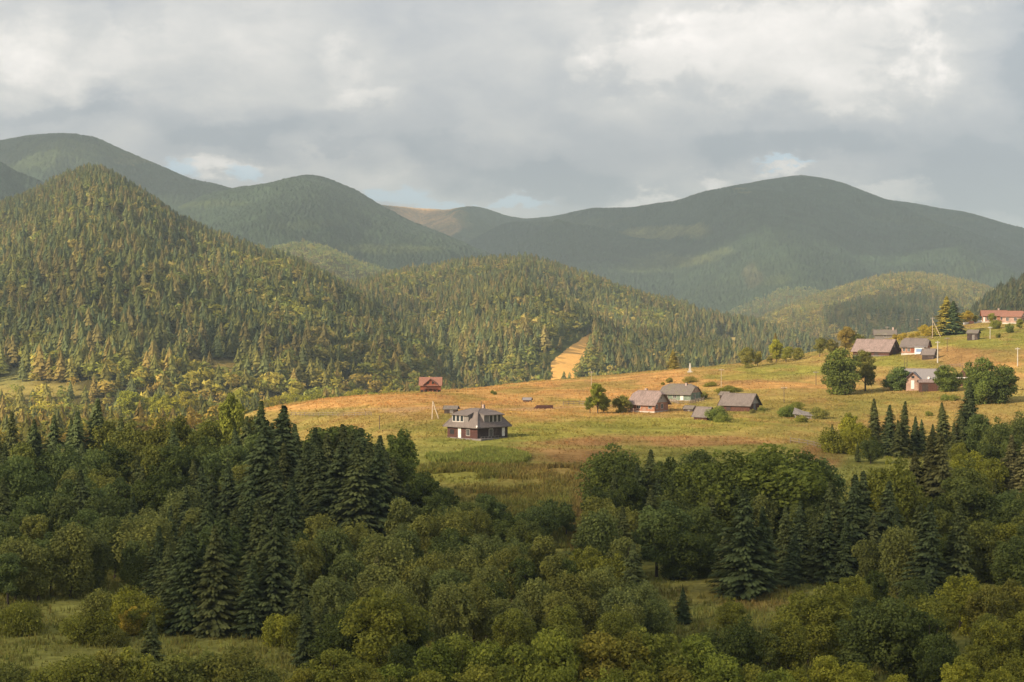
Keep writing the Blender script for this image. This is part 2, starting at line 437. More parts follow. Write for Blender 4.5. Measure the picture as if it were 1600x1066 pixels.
# ------------------------------------------------------------------ the ground sheet
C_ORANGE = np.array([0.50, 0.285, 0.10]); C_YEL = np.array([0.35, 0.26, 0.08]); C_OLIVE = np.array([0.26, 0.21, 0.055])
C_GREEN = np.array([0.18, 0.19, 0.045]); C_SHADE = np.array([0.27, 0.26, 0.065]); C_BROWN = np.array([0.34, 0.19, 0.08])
C_PATH = np.array([0.52, 0.34, 0.20]); C_LIME = np.array([0.27, 0.25, 0.055])
FIELDS = [  # px, py, rx, ry, colour, weight: the kinds of grass and where they grow
    (600, 628, 260, 16, C_ORANGE, 1.0), (900, 606, 200, 16, C_ORANGE, 0.95), (1080, 590, 120, 10, C_ORANGE, 1.0), (780, 640, 330, 9, C_ORANGE, 0.5),
    (560, 650, 120, 12, C_YEL, 0.8), (880, 648, 90, 6, C_ORANGE, 0.6),
    (870, 672, 170, 13, C_LIME, 0.75), (1060, 665, 180, 13, C_LIME, 0.8), (760, 690, 110, 7, C_GREEN, 0.7), (690, 668, 30, 20, C_OLIVE, 0.7),
    (860, 712, 120, 14, C_BROWN, 0.85), (800, 738, 90, 12, C_BROWN, 0.7), (1060, 692, 230, 8, C_BROWN, 0.85), (950, 690, 60, 8, C_BROWN, 0.5),
    (1240, 680, 90, 14, C_YEL, 0.8), (1290, 715, 40, 20, C_BROWN, 0.8), (930, 750, 50, 40, C_BROWN, 0.4),
    (1240, 581, 110, 9, C_LIME, 1.0), (1160, 592, 70, 6, C_LIME, 0.8), (1180, 602, 90, 4, C_BROWN, 0.7), (1230, 606, 110, 5, C_ORANGE, 0.9), (1320, 596, 60, 5, C_ORANGE, 0.6),
    (1420, 564, 70, 9, C_LIME, 1.0), (1340, 568, 50, 7, C_LIME, 0.9), (1540, 530, 130, 17, C_LIME, 1.0), (1480, 520, 60, 8, C_LIME, 0.6),
    (1530, 560, 110, 13, C_BROWN, 0.75), (1590, 575, 60, 18, C_ORANGE, 0.7), (1400, 622, 120, 7, C_OLIVE, 0.7), (1420, 640, 120, 8, C_YEL, 0.6), (1560, 630, 60, 20, C_YEL, 0.7),
    (1395, 600, 30, 12, C_BROWN, 0.6), (1250, 632, 110, 10, C_OLIVE, 0.7), (1010, 630, 60, 4, C_ORANGE, 0.7),
    (780, 765, 120, 26, C_OLIVE, 0.75), (740, 748, 50, 10, C_GREEN, 0.7), (840, 745, 70, 14, C_YEL, 0.6), (720, 745, 60, 12, C_LIME, 0.8), (915, 830, 30, 60, C_BROWN, 0.5), (1130, 925, 110, 20, C_OLIVE, 0.6), (1180, 945, 60, 8, C_BROWN, 0.35),
]
def ground_colour(X, Y, Z):
    px, py = to_px(X, Y, Z)
    wx = 30 * fbm(X / 30, Y / 60, 31, 3); wy = 9 * fbm(X / 25, Y / 50, 37, 3)
    px = px + wx; py = py + wy
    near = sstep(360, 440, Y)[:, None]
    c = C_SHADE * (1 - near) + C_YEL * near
    for (a, b, rx, ry, col, wt) in FIELDS:
        d = ((px - a) / rx) ** 2 + ((py - b) / ry) ** 2
        m = (sstep(1.5, 0.45, d) * wt)[:, None]
        c = c * (1 - m) + col * m
    n = fbm(X / 9, Y / 14, 41, 4)[:, None]; n2 = fbm(X / 2.2, Y / 5.0, 47, 3)[:, None]
    c = c * (1 + 0.16 * n + 0.22 * n2)
    # weeds and greener patches
    g = sstep(0.05, 0.4, fbm(X / 13, Y / 30, 53, 4))[:, None] * 0.5
    c = c * (1 - g) + np.array([0.20, 0.20, 0.05]) * g
    b = sstep(0.1, 0.4, fbm(X / 7, Y / 18, 59, 4))[:, None] * 0.35 * near
    c = c * (1 - b) + C_BROWN * b
    # the pale cart track running along the meadow
    tr = np.interp(px, [480, 640, 760, 840, 900, 980, 1080, 1180], [645, 642, 641, 639, 634, 628, 618, 603])
    m = (sstep(2.6, 0.6, np.abs(py - tr)) * sstep(470, 640, px) * sstep(1080, 960, px) * 0.45)[:, None]
    c = c * (1 - m) + C_PATH * m
    # deep valley floor beyond the meadow
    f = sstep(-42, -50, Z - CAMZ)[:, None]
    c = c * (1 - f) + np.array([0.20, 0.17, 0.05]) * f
    return np.clip(c, 0.01, 0.9)
yr = np.concatenate([np.linspace(-600, 60, 24), np.linspace(75, 160, 26)[:-1], np.geomspace(160, 900, 620)[:-1], np.geomspace(900, 14000, 70)])
uc = np.linspace(-1, 1, 560)
YY, UU = np.meshgrid(yr, uc, indexing='ij')
XX = UU * (np.maximum(YY, 0) * 0.34 + 90 + 500 * sstep(900, 14000, YY) + 400 * sstep(120, -50, YY))
ZZ = ground_h(XX.ravel(), YY.ravel()) + CAMZ
V = np.stack([XX.ravel(), YY.ravel(), ZZ], 1)
me = mesh_np('ground', V, grid_faces(len(yr), len(uc)), M_ground, {'Col': ('POINT', ground_colour(V[:, 0], V[:, 1], V[:, 2]))}, smooth=True)
tag(link('ground', me), kind='structure')

# ------------------------------------------------------------------ hills and mountains
class Hill:
    def __init__(s, sil, Rk, Bk, back=1.0, amp=8.0, cell=120.0, seed=1, p=0.9, base=-66.0, tree=0.0, spur=0.0, spur_w=300.0, smooth=False):
        s.sk = np.array(sil, float); s.Rk = np.array(Rk, float); s.Bk = np.array(Bk, float)
        s.back = back; s.amp = amp; s.cell = cell; s.seed = seed; s.p = p; s.base = base; s.tree = tree
        s.spur = spur; s.spur_w = spur_w; s.oct = 1 if smooth else 4
        xs = np.arange(s.sk[0, 0], s.sk[-1, 0] + 1, 4.0)
        ys = np.interp(xs, s.sk[:, 0], s.sk[:, 1])
        ys = ys + 2.4 * fbm(xs / 46.0, xs * 0 + seed, seed, 4)
        k = np.hanning(9); k /= k.sum()
        ysp = np.pad(ys, 4, mode='edge')
        s.xs = xs; s.ys = np.convolve(ysp, k, 'valid')
    def crest(s, px):
        Rr = np.interp(px, s.Rk[:, 0], s.Rk[:, 1])
        y = np.interp(px, s.xs, s.ys)
        return Rr, (HZ - y) / F * Rr - s.tree, np.interp(px, s.Bk[:, 0], s.Bk[:, 1])
    def h(s, X, Y):
        px = 800 + F * X / Y
        Rr, Zc, Yb = s.crest(px)
        t = (Y - Yb) / (Rr - Yb)
        tf = np.clip(t, 0, 1)
        prof = np.sin(tf * math.pi / 2) ** s.p
        q = np.clip(t - 1, 0, 3)
        z = np.where(t <= 1, s.base + (Zc - s.base) * prof, Zc - (Zc - s.base) * (1 - np.exp(-(q * s.back) ** 2 * 2)))
        env = np.clip(4 * tf * (1 - tf), 0, 1) + 0.6 * np.clip(q * 3, 0, 1)
        z = z + s.amp * fbm(X / s.cell, Y / s.cell, s.seed, s.oct) * env
        if s.spur:
            # spurs and gullies running down the slope
            a = X / s.spur_w + 0.25 * np.sin(Y / 700.0 + s.seed) + 0.5 * fbm(X / 900, Y / 900, s.seed + 5, 3)
            z = z + s.spur * (np.abs(((a * 1.0) % 1.0) - 0.5) * 2 - 0.5) * np.clip(4 * tf * (1 - tf), 0, 1) ** 0.8
        # nothing on the near slope may stand above the ridge line
        lim = Zc / Rr * Y - 1.0
        z = np.where(t <= 1, lim - np.logaddexp(0, (lim - z) / 5.0) * 5.0 + 3.0 * (1 - tf) * 0, np.minimum(z, Zc))
        return z
    def build(s, name, mat, colour, step_px=3.0, rows=120, back_rows=20, rough=0.0, px0=None, px1=None, edge=None):
        a = px0 if px0 is not None else s.sk[0, 0]; b = px1 if px1 is not None else s.sk[-1, 0]
        pxs = np.arange(a, b + step_px, step_px)
        tt = np.concatenate([np.linspace(-0.03, 1, rows), np.linspace(1, 1.9, back_rows)[1:]])
        PX, TT = np.meshgrid(pxs, tt)
        Rr, Zc, Yb = s.crest(PX)
        Yv = Yb + TT * (Rr - Yb)
        Xv = (PX - 800) / F * Yv
        z = s.h(Xv.ravel(), Yv.ravel())
        if rough:
            z = z + rough * (hash2(np.arange(z.size), np.arange(z.size) * 7, s.seed) - 0.3) * (0.6 + 0.8 * vnoise(Xv.ravel() / 60, Yv.ravel() / 60, 3))
        V = np.stack([Xv.ravel(), Yv.ravel(), z + CAMZ], 1)
        c = colour(V[:, 0], V[:, 1], V[:, 2])
        me = mesh_np(name, V, grid_faces(len(tt), len(pxs)), mat, {'Col': ('POINT', c)}, smooth=True)
        o = link(name, me)
        tag(o, kind='structure')
        return o

left_hill = Hill([(-420, 520), (-300, 460), (-150, 380), (0, 322), (60, 298), (100, 277), (132, 262), (158, 262), (195, 284), (240, 311), (280, 340), (330, 362), (380, 380),
                  (430, 396), (470, 412), (520, 437), (560, 462), (600, 487), (640, 507), (680, 545), (720, 590), (770, 640), (820, 680)],
                 [(-420, 2300), (100, 2200), (400, 1950), (600, 1700), (820, 1500)], [(-420, 950), (0, 950), (300, 980), (600, 1100), (820, 1200)],
                 back=1.0, amp=18, cell=150, seed=11, p=1.05, tree=8)
mid_hill = Hill([(380, 560), (470, 500), (540, 452), (600, 434), (650, 421), (700, 413), (760, 408), (810, 404), (840, 408), (880, 420), (930, 438), (960, 450), (1000, 463),
                 (1050, 477), (1100, 492), (1150, 503), (1200, 514), (1240, 524), (1280, 538), (1330, 565), (1400, 600), (1460, 640)],
                [(380, 2600), (800, 2350), (1100, 2500), (1460, 2700)], [(380, 1350), (700, 1300), (1000, 1300), (1460, 1400)],
                back=1.0, amp=26, cell=200, seed=23, p=0.95, tree=6, spur=16, spur_w=170, smooth=True)
low_hill = Hill([(330, 470), (400, 400), (450, 384), (480, 383), (520, 393), (560, 412), (600, 425), (650, 440), (720, 470), (800, 520)],
                [(330, 3300), (800, 3300)], [(330, 2300), (800, 2300)], amp=14, cell=180, seed=31)
spur_hill = Hill([(960, 560), (1040, 520), (1100, 502), (1140, 488), (1170, 470), (1200, 456), (1230, 448), (1260, 447), (1300, 458), (1350, 480), (1420, 520), (1500, 560)],
                 [(960, 4300), (1500, 4300)], [(960, 2950), (1500, 2950)], amp=16, cell=180, seed=37)
right_hill = Hill([(1060, 570), (1130, 525), (1180, 503), (1230, 480), (1290, 462), (1340, 447), (1390, 436), (1430, 431), (1470, 436), (1520, 446), (1560, 460), (1620, 486), (1720, 540), (1800, 580)],
                  [(1060, 3500), (1800, 3300)], [(1060, 1900), (1800, 1900)], amp=18, cell=200, seed=41, spur=14, spur_w=210)
edge_hill = Hill([(1480, 540), (1530, 492), (1560, 470), (1590, 455), (1640, 432), (1720, 400), (1800, 380), (1900, 370)],
                 [(1480, 1750), (1900, 1750)], [(1480, 1200), (1900, 1200)], amp=8, cell=120, seed=43)
m_left = Hill([(-600, 270), (-300, 245), (-100, 235), (0, 223), (50, 215), (100, 211), (150, 217), (175, 228), (200, 240), (250, 262), (300, 283), (350, 293), (400, 310), (500, 350), (620, 400), (760, 450), (900, 500)],
              [(-600, 6200), (900, 6000)], [(-600, 3400), (900, 3400)], amp=60, cell=500, seed=51, spur=70, spur_w=500)
m_left2 = Hill([(-500, 190), (-200, 225), (-60, 240), (0, 254), (30, 272), (60, 284), (110, 310), (180, 340), (300, 400), (420, 460)],
               [(-500, 3900), (420, 3700)], [(-500, 2900), (420, 2900)], amp=30, cell=300, seed=53, spur=30, spur_w=300)
m_mid = Hill([(60, 440), (180, 370), (270, 330), (330, 304), (370, 295), (420, 288), (450, 280), (480, 275), (510, 280), (560, 300), (600, 325), (640, 346), (700, 372), (760, 397), (850, 430), (950, 470), (1050, 510)],
             [(60, 5300), (1050, 5000)], [(60, 3000), (1050, 3000)], amp=45, cell=450, seed=57, spur=45, spur_w=420)
m_far = Hill([(380, 330), (500, 315), (590, 322), (650, 326), (700, 331), (720, 326), (742, 324), (765, 329), (790, 338), (820, 344), (870, 340), (960, 345), (1100, 360), (1250, 400)],
             [(380, 9600), (1250, 9300)], [(380, 5500), (1250, 5500)], amp=90, cell=700, seed=61, spur=80, spur_w=600)
m_big = Hill([(640, 420), (720, 385), (790, 350), (830, 346), (870, 338), (930, 327), (1000, 325), (1050, 316), (1100, 302), (1150, 291), (1180, 286), (1190, 284), (1220, 280), (1250, 277), (1290, 281), (1320, 289),
              (1350, 302), (1390, 315), (1450, 324), (1500, 332), (1550, 344), (1600, 358), (1700, 385), (1850, 420), (2000, 440)],
             [(640, 7900), (1200, 7400), (2000, 7000)], [(640, 4400), (1200, 3600), (2000, 3500)], amp=70, cell=600, seed=67, spur=75, spur_w=520)

def patches(X, Y, Z, base, alt, spots, var=0.25, s=900.0, seed=3, allv=0.0):
    px, py = to_px(X, Y, Z)
    px = px + 26 * fbm(X / 260, Y / 260, seed, 4); py = py + 12 * fbm(X / 220, Y / 220, seed + 4, 4)
    c = np.array(base)[None, :] * (1 + var * fbm(X / s, Y / s, seed + 9, 4))[:, None]
    if allv:
        g = (sstep(0.05, 0.5, fbm(X / 420, Y / 420, seed + 19, 5)) * allv)[:, None]
        c = c * (1 - g) + np.array(alt) * g
    for (a, b, rx, ry, col, wt) in spots:
        d = ((px - a) / rx) ** 2 + ((py - b) / ry) ** 2
        m = (sstep(1.4, 0.5, d) * wt)[:, None]
        c = c * (1 - m) + np.array(col) * m
    return np.clip(c, 0.005, 0.9)
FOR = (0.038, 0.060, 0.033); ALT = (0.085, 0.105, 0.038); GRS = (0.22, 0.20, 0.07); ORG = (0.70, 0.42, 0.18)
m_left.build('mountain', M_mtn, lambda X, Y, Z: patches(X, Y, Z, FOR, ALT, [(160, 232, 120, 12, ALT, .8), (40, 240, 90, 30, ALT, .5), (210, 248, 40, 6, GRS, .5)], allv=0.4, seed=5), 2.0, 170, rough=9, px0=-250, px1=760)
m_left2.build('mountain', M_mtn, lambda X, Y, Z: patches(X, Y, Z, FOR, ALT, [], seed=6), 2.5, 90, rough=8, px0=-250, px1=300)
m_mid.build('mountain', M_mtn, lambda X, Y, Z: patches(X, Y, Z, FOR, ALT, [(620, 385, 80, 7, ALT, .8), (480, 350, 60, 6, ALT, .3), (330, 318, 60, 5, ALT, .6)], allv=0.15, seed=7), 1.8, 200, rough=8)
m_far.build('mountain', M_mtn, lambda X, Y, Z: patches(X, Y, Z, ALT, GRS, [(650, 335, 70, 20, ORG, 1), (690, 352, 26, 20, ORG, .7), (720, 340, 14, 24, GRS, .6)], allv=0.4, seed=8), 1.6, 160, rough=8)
m_big.build('mountain', M_mtn, lambda X, Y, Z: patches(X, Y, Z, FOR, ALT, [(1040, 362, 62, 13, (0.22, 0.21, 0.06), 1), (1060, 405, 60, 10, (0.13, 0.14, 0.045), .7), (1120, 395, 26, 6, (0.12, 0.13, 0.045), .5), (1175, 428, 14, 18, (0.12, 0.10, 0.05), .5),  # pale patches: lighter meadows, also standing in for sunlit gaps in the shade
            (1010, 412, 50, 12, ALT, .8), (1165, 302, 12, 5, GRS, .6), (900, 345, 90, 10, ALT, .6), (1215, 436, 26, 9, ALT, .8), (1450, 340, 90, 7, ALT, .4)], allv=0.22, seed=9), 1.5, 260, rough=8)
def poly_in(px, py, poly):
    c = np.zeros(len(px), bool); n = len(poly)
    for i in range(n):
        x0, y0 = poly[i]; x1, y1 = poly[(i + 1) % n]
        k = ((y0 > py) != (y1 > py)) & (px < (x1 - x0) * (py - y0) / (y1 - y0 + 1e-9) + x0)
        c ^= k
    return c
CLEAR = [(860, 600), (861, 567), (872, 556), (888, 544), (905, 532), (920, 522), (929, 520), (925, 536), (912, 562), (904, 576), (899, 600)]
SOIL = (0.10, 0.085, 0.03)
def flr(seed, spots=()):
    return lambda X, Y, Z: patches(X, Y, Z, SOIL, (0.16, 0.12, 0.04), list(spots), allv=0.5, seed=seed)
FIELD_O = (0.82, 0.46, 0.13)
left_hill.build('hill', M_ground, flr(12, [(60, 608, 90, 12, (0.30, 0.24, 0.07), 1), (330, 572, 60, 16, (0.27, 0.20, 0.06), .9), (20, 590, 50, 12, (0.28, 0.26, 0.08), .8)]), 4, 150)
def mid_colour(X, Y, Z):
    c = flr(24, [(1140, 532, 26, 9, ORG, .9), (985, 450, 24, 6, ORG, .9)])(X, Y, Z) * np.array([0.7, 0.9, 0.7])
    px, py = to_px(X, Y, Z)
    px = px + 2.5 * fbm(X / 9, Y / 9, 5, 3); py = py + 1.5 * fbm(X / 9, Y / 9, 6, 3)
    k = (poly_in(px, py, CLEAR) * 1.0)[:, None]
    return c * (1 - k) + np.array(FIELD_O) * k * (1 + 0.10 * fbm(X / 12, Y / 40, 15, 4))[:, None]
mid_hill.build('hill', M_field, mid_colour, 1.5, 360, px0=560, px1=1400)
low_hill.build('hill', M_ground, flr(32), 5, 70)
spur_hill.build('hill', M_ground, flr(38), 5, 70)
right_hill.build('hill', M_ground, flr(42), 5, 110)
edge_hill.build('hill', M_ground, flr(44), 5, 60)

# ------------------------------------------------------------------ low detail trees for the far woods
def tmpl_spruce(seed, tiers=8, spikes=8):
    r = np.random.default_rng(seed); V = []; Fc = []; Tn = []
    for k in range(tiers):
        f = k / tiers
        zt = 1.0 - 0.90 * (1 - f) + 0.13 * (1 - f) + 0.02
        zt = 0.22 + 0.80 * f + 0.05
        rad = 0.17 * (1 - f) ** 0.75 + 0.015
        n = spikes if k < tiers - 2 else 5
        for j in range(n):
            a = 2 * math.pi * (j + r.random() * 0.7) / n + k
            L = rad * (0.75 + 0.5 * r.random()); wd = 0.62 * rad + 0.012
            ca, sa = math.cos(a), math.sin(a)
            b = len(V)
            zb = zt - 0.13 - 0.05 * r.random()
            V += [(0.01 * ca, 0.01 * sa, zt + 0.04), (L * ca - wd * sa * 0.6, L * sa + wd * ca * 0.6, zb + 0.01), (L * ca * 1.05 + wd * sa * 0.6, L * sa * 1.05 - wd * ca * 0.6, zb - 0.02)]
            Fc.append((b, b + 1, b + 2)); Tn += [0.8 + 0.4 * r.random()] * 3
    b = len(V)
    V += [(0.012, 0, 0.9), (-0.006, 0.01, 0.9), (0, 0, 1.03)]; Fc.append((b, b + 1, b + 2)); Tn += [1] * 3
    b = len(V)
    V += [(0.014, 0, -0.06), (-0.014, 0.0, -0.06), (0, 0, 0.5)]; Fc.append((b, b + 1, b + 2)); Tn += [0.6] * 3
    return np.array(V), np.array(Fc), np.array(Tn)
def tmpl_round(seed, n=95, slim=0.30):
    r = np.random.default_rng(seed)
    lob = []
    for i in range(9):
        d = r.normal(size=3); d /= np.linalg.norm(d); d *= 0.55 + 0.35 * r.random()
        lob.append((d * np.array([slim * 0.7, slim * 0.7, 0.27]) + np.array([0, 0, 0.58]), slim * (0.45 + 0.3 * r.random())))
    V = []; Fc = []; Tn = []
    for i in range(n):
        c, rr = lob[r.integers(len(lob))]
        d = r.normal(size=3); d /= np.linalg.norm(d); d[2] = abs(d[2]) * 0.9 - 0.15 * r.random()
        pnt = c + d * rr
        u = np.cross(d, [0.3, 0.2, 1.0]); u /= np.linalg.norm(u) + 1e-6; v = np.cross(d, u) + 0.5 * r.normal(size=3)
        s = 0.055 + 0.035 * r.random()
        b = len(V)
        V += [pnt + u * s, pnt - u * s * 0.8 + v * s * 0.5, pnt - v * s]
        Fc.append((b, b + 1, b + 2)); Tn += [0.75 + 0.5 * r.random()] * 3
    b = len(V)
    V += [(0.02, 0, -0.06), (-0.02, 0.0, -0.06), (0, 0, 0.5)]; Fc.append((b, b + 1, b + 2)); Tn += [0.6] * 3
    return np.array(V), np.array(Fc), np.array(Tn)
TS = [tmpl_spruce(i) for i in range(5)]; TR = [tmpl_round(i + 20, slim=0.24 + 0.03 * (i % 4)) for i in range(5)]
TS_S = [tmpl_spruce(i, 4, 6) for i in range(3)]; TR_S = [tmpl_round(i + 50, 38) for i in range(3)]
def merge(tmpls, pos, hgt, wid, col, seed):
    """all trees as one mesh (numpy broadcast); returns V, F, C"""
    r = np.random.default_rng(seed)
    which = r.integers(len(tmpls), size=len(pos)); ang = r.random(len(pos)) * 2 * math.pi
    Vs, Fs, Cs = [], [], []; off = 0
    for k, (tv, tf, tt) in enumerate(tmpls):
        m = which == k; n = m.sum()
        if not n: continue
        ca, sa = np.cos(ang[m])[:, None], np.sin(ang[m])[:, None]
        h = hgt[m][:, None]; wq = (wid[m] * hgt[m])[:, None]
        x = (tv[None, :, 0] * ca - tv[None, :, 1] * sa) * wq + pos[m][:, 0:1]
        y = (tv[None, :, 0] * sa + tv[None, :, 1] * ca) * wq + pos[m][:, 1:2]
        z = tv[None, :, 2] * h + pos[m][:, 2:3]
        Vs.append(np.stack([x, y, z], -1).reshape(-1, 3))
        Fs.append((tf[None] + (np.arange(n) * len(tv))[:, None, None]).reshape(-1, 3) + off)
        Cs.append((col[m][:, None, :] * tt[None, :, None]).reshape(-1, 3)); off += n * len(tv)
    return np.concatenate(Vs), np.concatenate(Fs), np.concatenate(Cs)
S_COL = np.array([[0.068, 0.080, 0.030], [0.084, 0.090, 0.032], [0.100, 0.090, 0.036], [0.056, 0.074, 0.036]]) * 1.75
B_COL = np.array([[0.125, 0.130, 0.028], [0.095, 0.118, 0.032], [0.145, 0.145, 0.040], [0.165, 0.145, 0.045], [0.085, 0.105, 0.030]]) * 1.62
HIDX = {}
def scatter(hill, px0, px1, y0, y1, spacing, seed, mix, height, keep=None, other=None):
    """jittered grid of trees on a hill; returns dict arrays"""
    r = np.random.default_rng(seed)
    xs0 = (px0 - 800) / F * y1 if px0 < 800 else (px0 - 800) / F * y0
    xs1 = (px1 - 800) / F * y1 if px1 > 800 else (px1 - 800) / F * y0
    gx, gy = np.meshgrid(np.arange(xs0, xs1, spacing), np.arange(y0, y1, spacing * 0.95))
    X = gx.ravel() + (r.random(gx.size) - 0.5) * spacing * 1.2; Y = gy.ravel() + (r.random(gx.size) - 0.5) * spacing * 1.2
    px = 800 + F * X / Y
    Rr, Zc, Yb = hill.crest(px)
    m = (px > px0) & (px < px1) & (Y > Yb - 10) & (Y < Rr + 110)
    X, Y, px = X[m], Y[m], px[m]
    Z = hill.h(X, Y)
    g = ground_h(X, Y)
    Z = np.maximum(Z, g)
    if other is not None:
        ok = Z > other.h(X, Y) - 1.0
        X, Y, Z, px = X[ok], Y[ok], Z[ok], px[ok]
    py = to_px(X, Y, Z + CAMZ)[1]
    if keep is not None:
        ok = keep(px, py, X, Y, r)
        X, Y, Z, px, py = X[ok], Y[ok], Z[ok], px[ok], py[ok]
    pb = mix(px, py, X, Y)
    isb = r.random(len(X)) < pb
    hh = height(px, py, Y) * (0.58 + 0.62 * r.random(len(X)) ** 1.2) * (1 + 0.22 * fbm(X / 45, Y / 45, seed + 3, 2))
    hh = np.where(isb, hh * 0.78, hh)
    col = np.where(isb[:, None], B_COL[r.integers(len(B_COL), size=len(X))], S_COL[r.integers(len(S_COL), size=len(X))])
    col = col * (0.8 + 0.4 * r.random(len(X)))[:, None] * (1 + 0.42 * fbm(X / 110, Y / 110, seed, 3))[:, None]
    wid = np.where(isb, 1.15 + 0.6 * r.random(len(X)), 1.15 + 0.4 * r.random(len(X)))
    return dict(P=np.stack([X, Y, Z + CAMZ], 1), b=isb, h=hh, c=col, w=wid, px=px, py=py)
def inell(px, py, a, b, rx, ry): return ((px - a) / rx) ** 2 + ((py - b) / ry) ** 2 < 1
def keep_left(px, py, X, Y, r):
    k = ~(inell(px, py, 60, 610, 110, 13) & (r.random(len(px)) < 0.93))
    k &= ~(inell(px, py, 335, 576, 55, 14) & (r.random(len(px)) < 0.8))
    k &= ~(inell(px, py, 15, 590, 40, 14) & (r.random(len(px)) < 0.8))
    k &= ~(inell(px, py, 100, 332, 50, 2.5))
    k &= ~((py > 618) & (px < 500) & (r.random(len(px)) < 0.45))
    return k
def mix_left(px, py, X, Y):
    d = px - np.interp(py, [260, 350, 450, 600], [330, 360, 420, 520])
    m = 0.06 + (0.22 * sstep(-140, 120, d) + 0.10) * 1.0 + 0.70 * sstep(0.02, 0.22, fbm(X / 38, Y / 38, 77, 3)) * (0.35 + 0.65 * sstep(-160, 60, d)) + 0.55 * sstep(575, 612, py)
    return np.clip(m, 0.04, 0.9)
def keep_mid(px, py, X, Y, r):
    k = ~poly_in(px, py, CLEAR) & ~poly_in(px, py - 9, CLEAR) & ~(poly_in(px, py - 18, CLEAR) & (py < 590))
    k &= ~(inell(px, py, 1140, 533, 24, 6) & (r.random(len(px)) < 0.9))
    k &= ~(inell(px, py, 985, 450, 20, 4))
    return k
def mix_mid(px, py, X, Y):
    m = 0.06 + 0.75 * sstep(0.02, 0.2, fbm(X / 42, Y / 42, 88, 3)) + 0.35 * inell(px, py, 920, 490, 70, 45) + 0.25 * (px < 720) * (py < 450) - 0.3 * sstep(1000, 1100, px)
    return np.clip(m, 0.03, 0.85)
def hl(px, py, Y): return np.interp(py, [250, 400, 550, 640], [12.0, 14.5, 17, 14.0])
def hm(px, py, Y): return np.interp(py, [400, 500, 600], [12.5, 15, 16.5])
A1 = scatter(left_hill, -90, 800, 900, 2500, 6.4, 101, mix_left, hl, keep_left)
A2 = scatter(mid_hill, 400, 1400, 1260, 2720, 7.0, 102, mix_mid, hm, keep_mid, other=left_hill)
A3 = scatter(low_hill, 420, 700, 2300, 3420, 10.0, 103, lambda px, py, X, Y: 0.75 + 0 * px, lambda px, py, Y: 12 + 0 * px, lambda px, py, X, Y, r: (py < 450) & (r.random(len(px)) < 0.8))
A4 = scatter(right_hill, 1110, 1660, 1950, 3500, 9.0, 104, lambda px, py, X, Y: np.where(inell(px, py, 1400, 500, 110, 34), 0.04, 0.5), lambda px, py, Y: 12 + 0 * px, lambda px, py, X, Y, r: py < 535)
A5 = scatter(spur_hill, 1090, 1400, 3000, 4450, 12.0, 105, lambda px, py, X, Y: np.where(py > 462, 0.2, 0.6), lambda px, py, Y: 12 + 0 * px, lambda px, py, X, Y, r: py < 510)
A6 = scatter(edge_hill, 1500, 1700, 1200, 1850, 7.0, 106, lambda px, py, X, Y: 0.02 + 0 * px, lambda px, py, Y: 17 + 0 * px)
class Flat:
    def crest(s, px): return 950.0 + 0 * px, 0 * px, 0 * px
    def h(s, X, Y): return ground_h(X, Y)
A0 = scatter(Flat(), -60, 520, 470, 990, 7.6, 107, lambda px, py, X, Y: 0.75 + 0 * px, lambda px, py, Y: 11.5 + 0 * px, lambda px, py, X, Y, r: (Y > 560 + 0.35 * px) & (px < 500) & ((px < 440) | (Y > 700)))
_nb = np.zeros(len(A2['h']), bool)
for _k in (6, 12, 18, 24, 32): _nb |= poly_in(A2['px'] + _k, A2['py'], CLEAR)
A2['h'] = np.where(_nb, A2['h'] * 0.42, A2['h'])      # trees left of the clearing lowered so their shadows spare it
def vis_filter(A, limit):
    """drop trees that stand wholly below the meadow's crest line"""
    _, pt = to_px(A['P'][:, 0], A['P'][:, 1], A['P'][:, 2] + A['h'])
    k = pt < limit(A['px'])
    for q in A: A[q] = A[q][k]
    return A
crest_line = lambda px: np.interp(px, [-200, 400, 450, 600, 800, 1000, 1200, 1300, 1700], [700, 680, 645, 628, 612, 600, 580, 560, 560])
for A in (A0, A1, A2, A3, A4, A5, A6): vis_filter(A, crest_line)
lowlit = 1 + 0.75 * sstep(560, 600, A1['py'])  # sunlit strip over lower hill and valley, put into the tree colours
A2['c'] *= np.array([1.28, 1.16, 1.0]); A1['c'] *= np.array([1.12, 1.05, 0.95])  # more warm sunlight on the middle hill, put into its tree colours
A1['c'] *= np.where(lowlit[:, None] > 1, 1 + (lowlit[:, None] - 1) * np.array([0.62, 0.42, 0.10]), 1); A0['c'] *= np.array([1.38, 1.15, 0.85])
A4['c'] *= np.where(inell(A4['px'], A4['py'], 1400, 500, 110, 34)[:, None], 0.75, np.array([1.55, 1.32, 1.25])); A5['c'] *= 1.25; A3['c'] *= 1.3; A6['c'] *= 0.6  # right hill: lit and dark pattern put into its tree colours
print('far trees', [len(A['h']) for A in (A0, A1, A2, A3, A4, A5, A6)])
SOLO = {}   # the nearest ones become objects of their own further down
def forest(A, name, label, small=False, solo_y=None):
    near = np.zeros(len(A['h']), bool)
    if solo_y is not None:
        order = np.argsort(A['P'][:, 1])
        for isb, cnt in solo_y.items():
            idx = [i for i in order if A['b'][i] == isb and -20 < A['px'][i] < 1620][:cnt]
            near[idx] = True
        SOLO[label] = {q: A[q][near] for q in A}
    Vs, Fs, Cs = [], [], []; off = 0
    for isb, tm in ((False, TS_S if small else TS), (True, TR_S if small else TR)):
        m = (A['b'] == isb) & ~near
        if not m.any(): continue
        v, f, c = merge(tm, A['P'][m], A['h'][m], A['w'][m], A['c'][m], 5)
        Vs.append(v); Fs.append(f + off); Cs.append(c); off += len(v)
    me = mesh_np(name, np.concatenate(Vs), np.concatenate(Fs), M_forest, {'Col': ('POINT', np.concatenate(Cs))})
    o = link(name, me)
    tag(o, label, 'forest', kind='stuff')
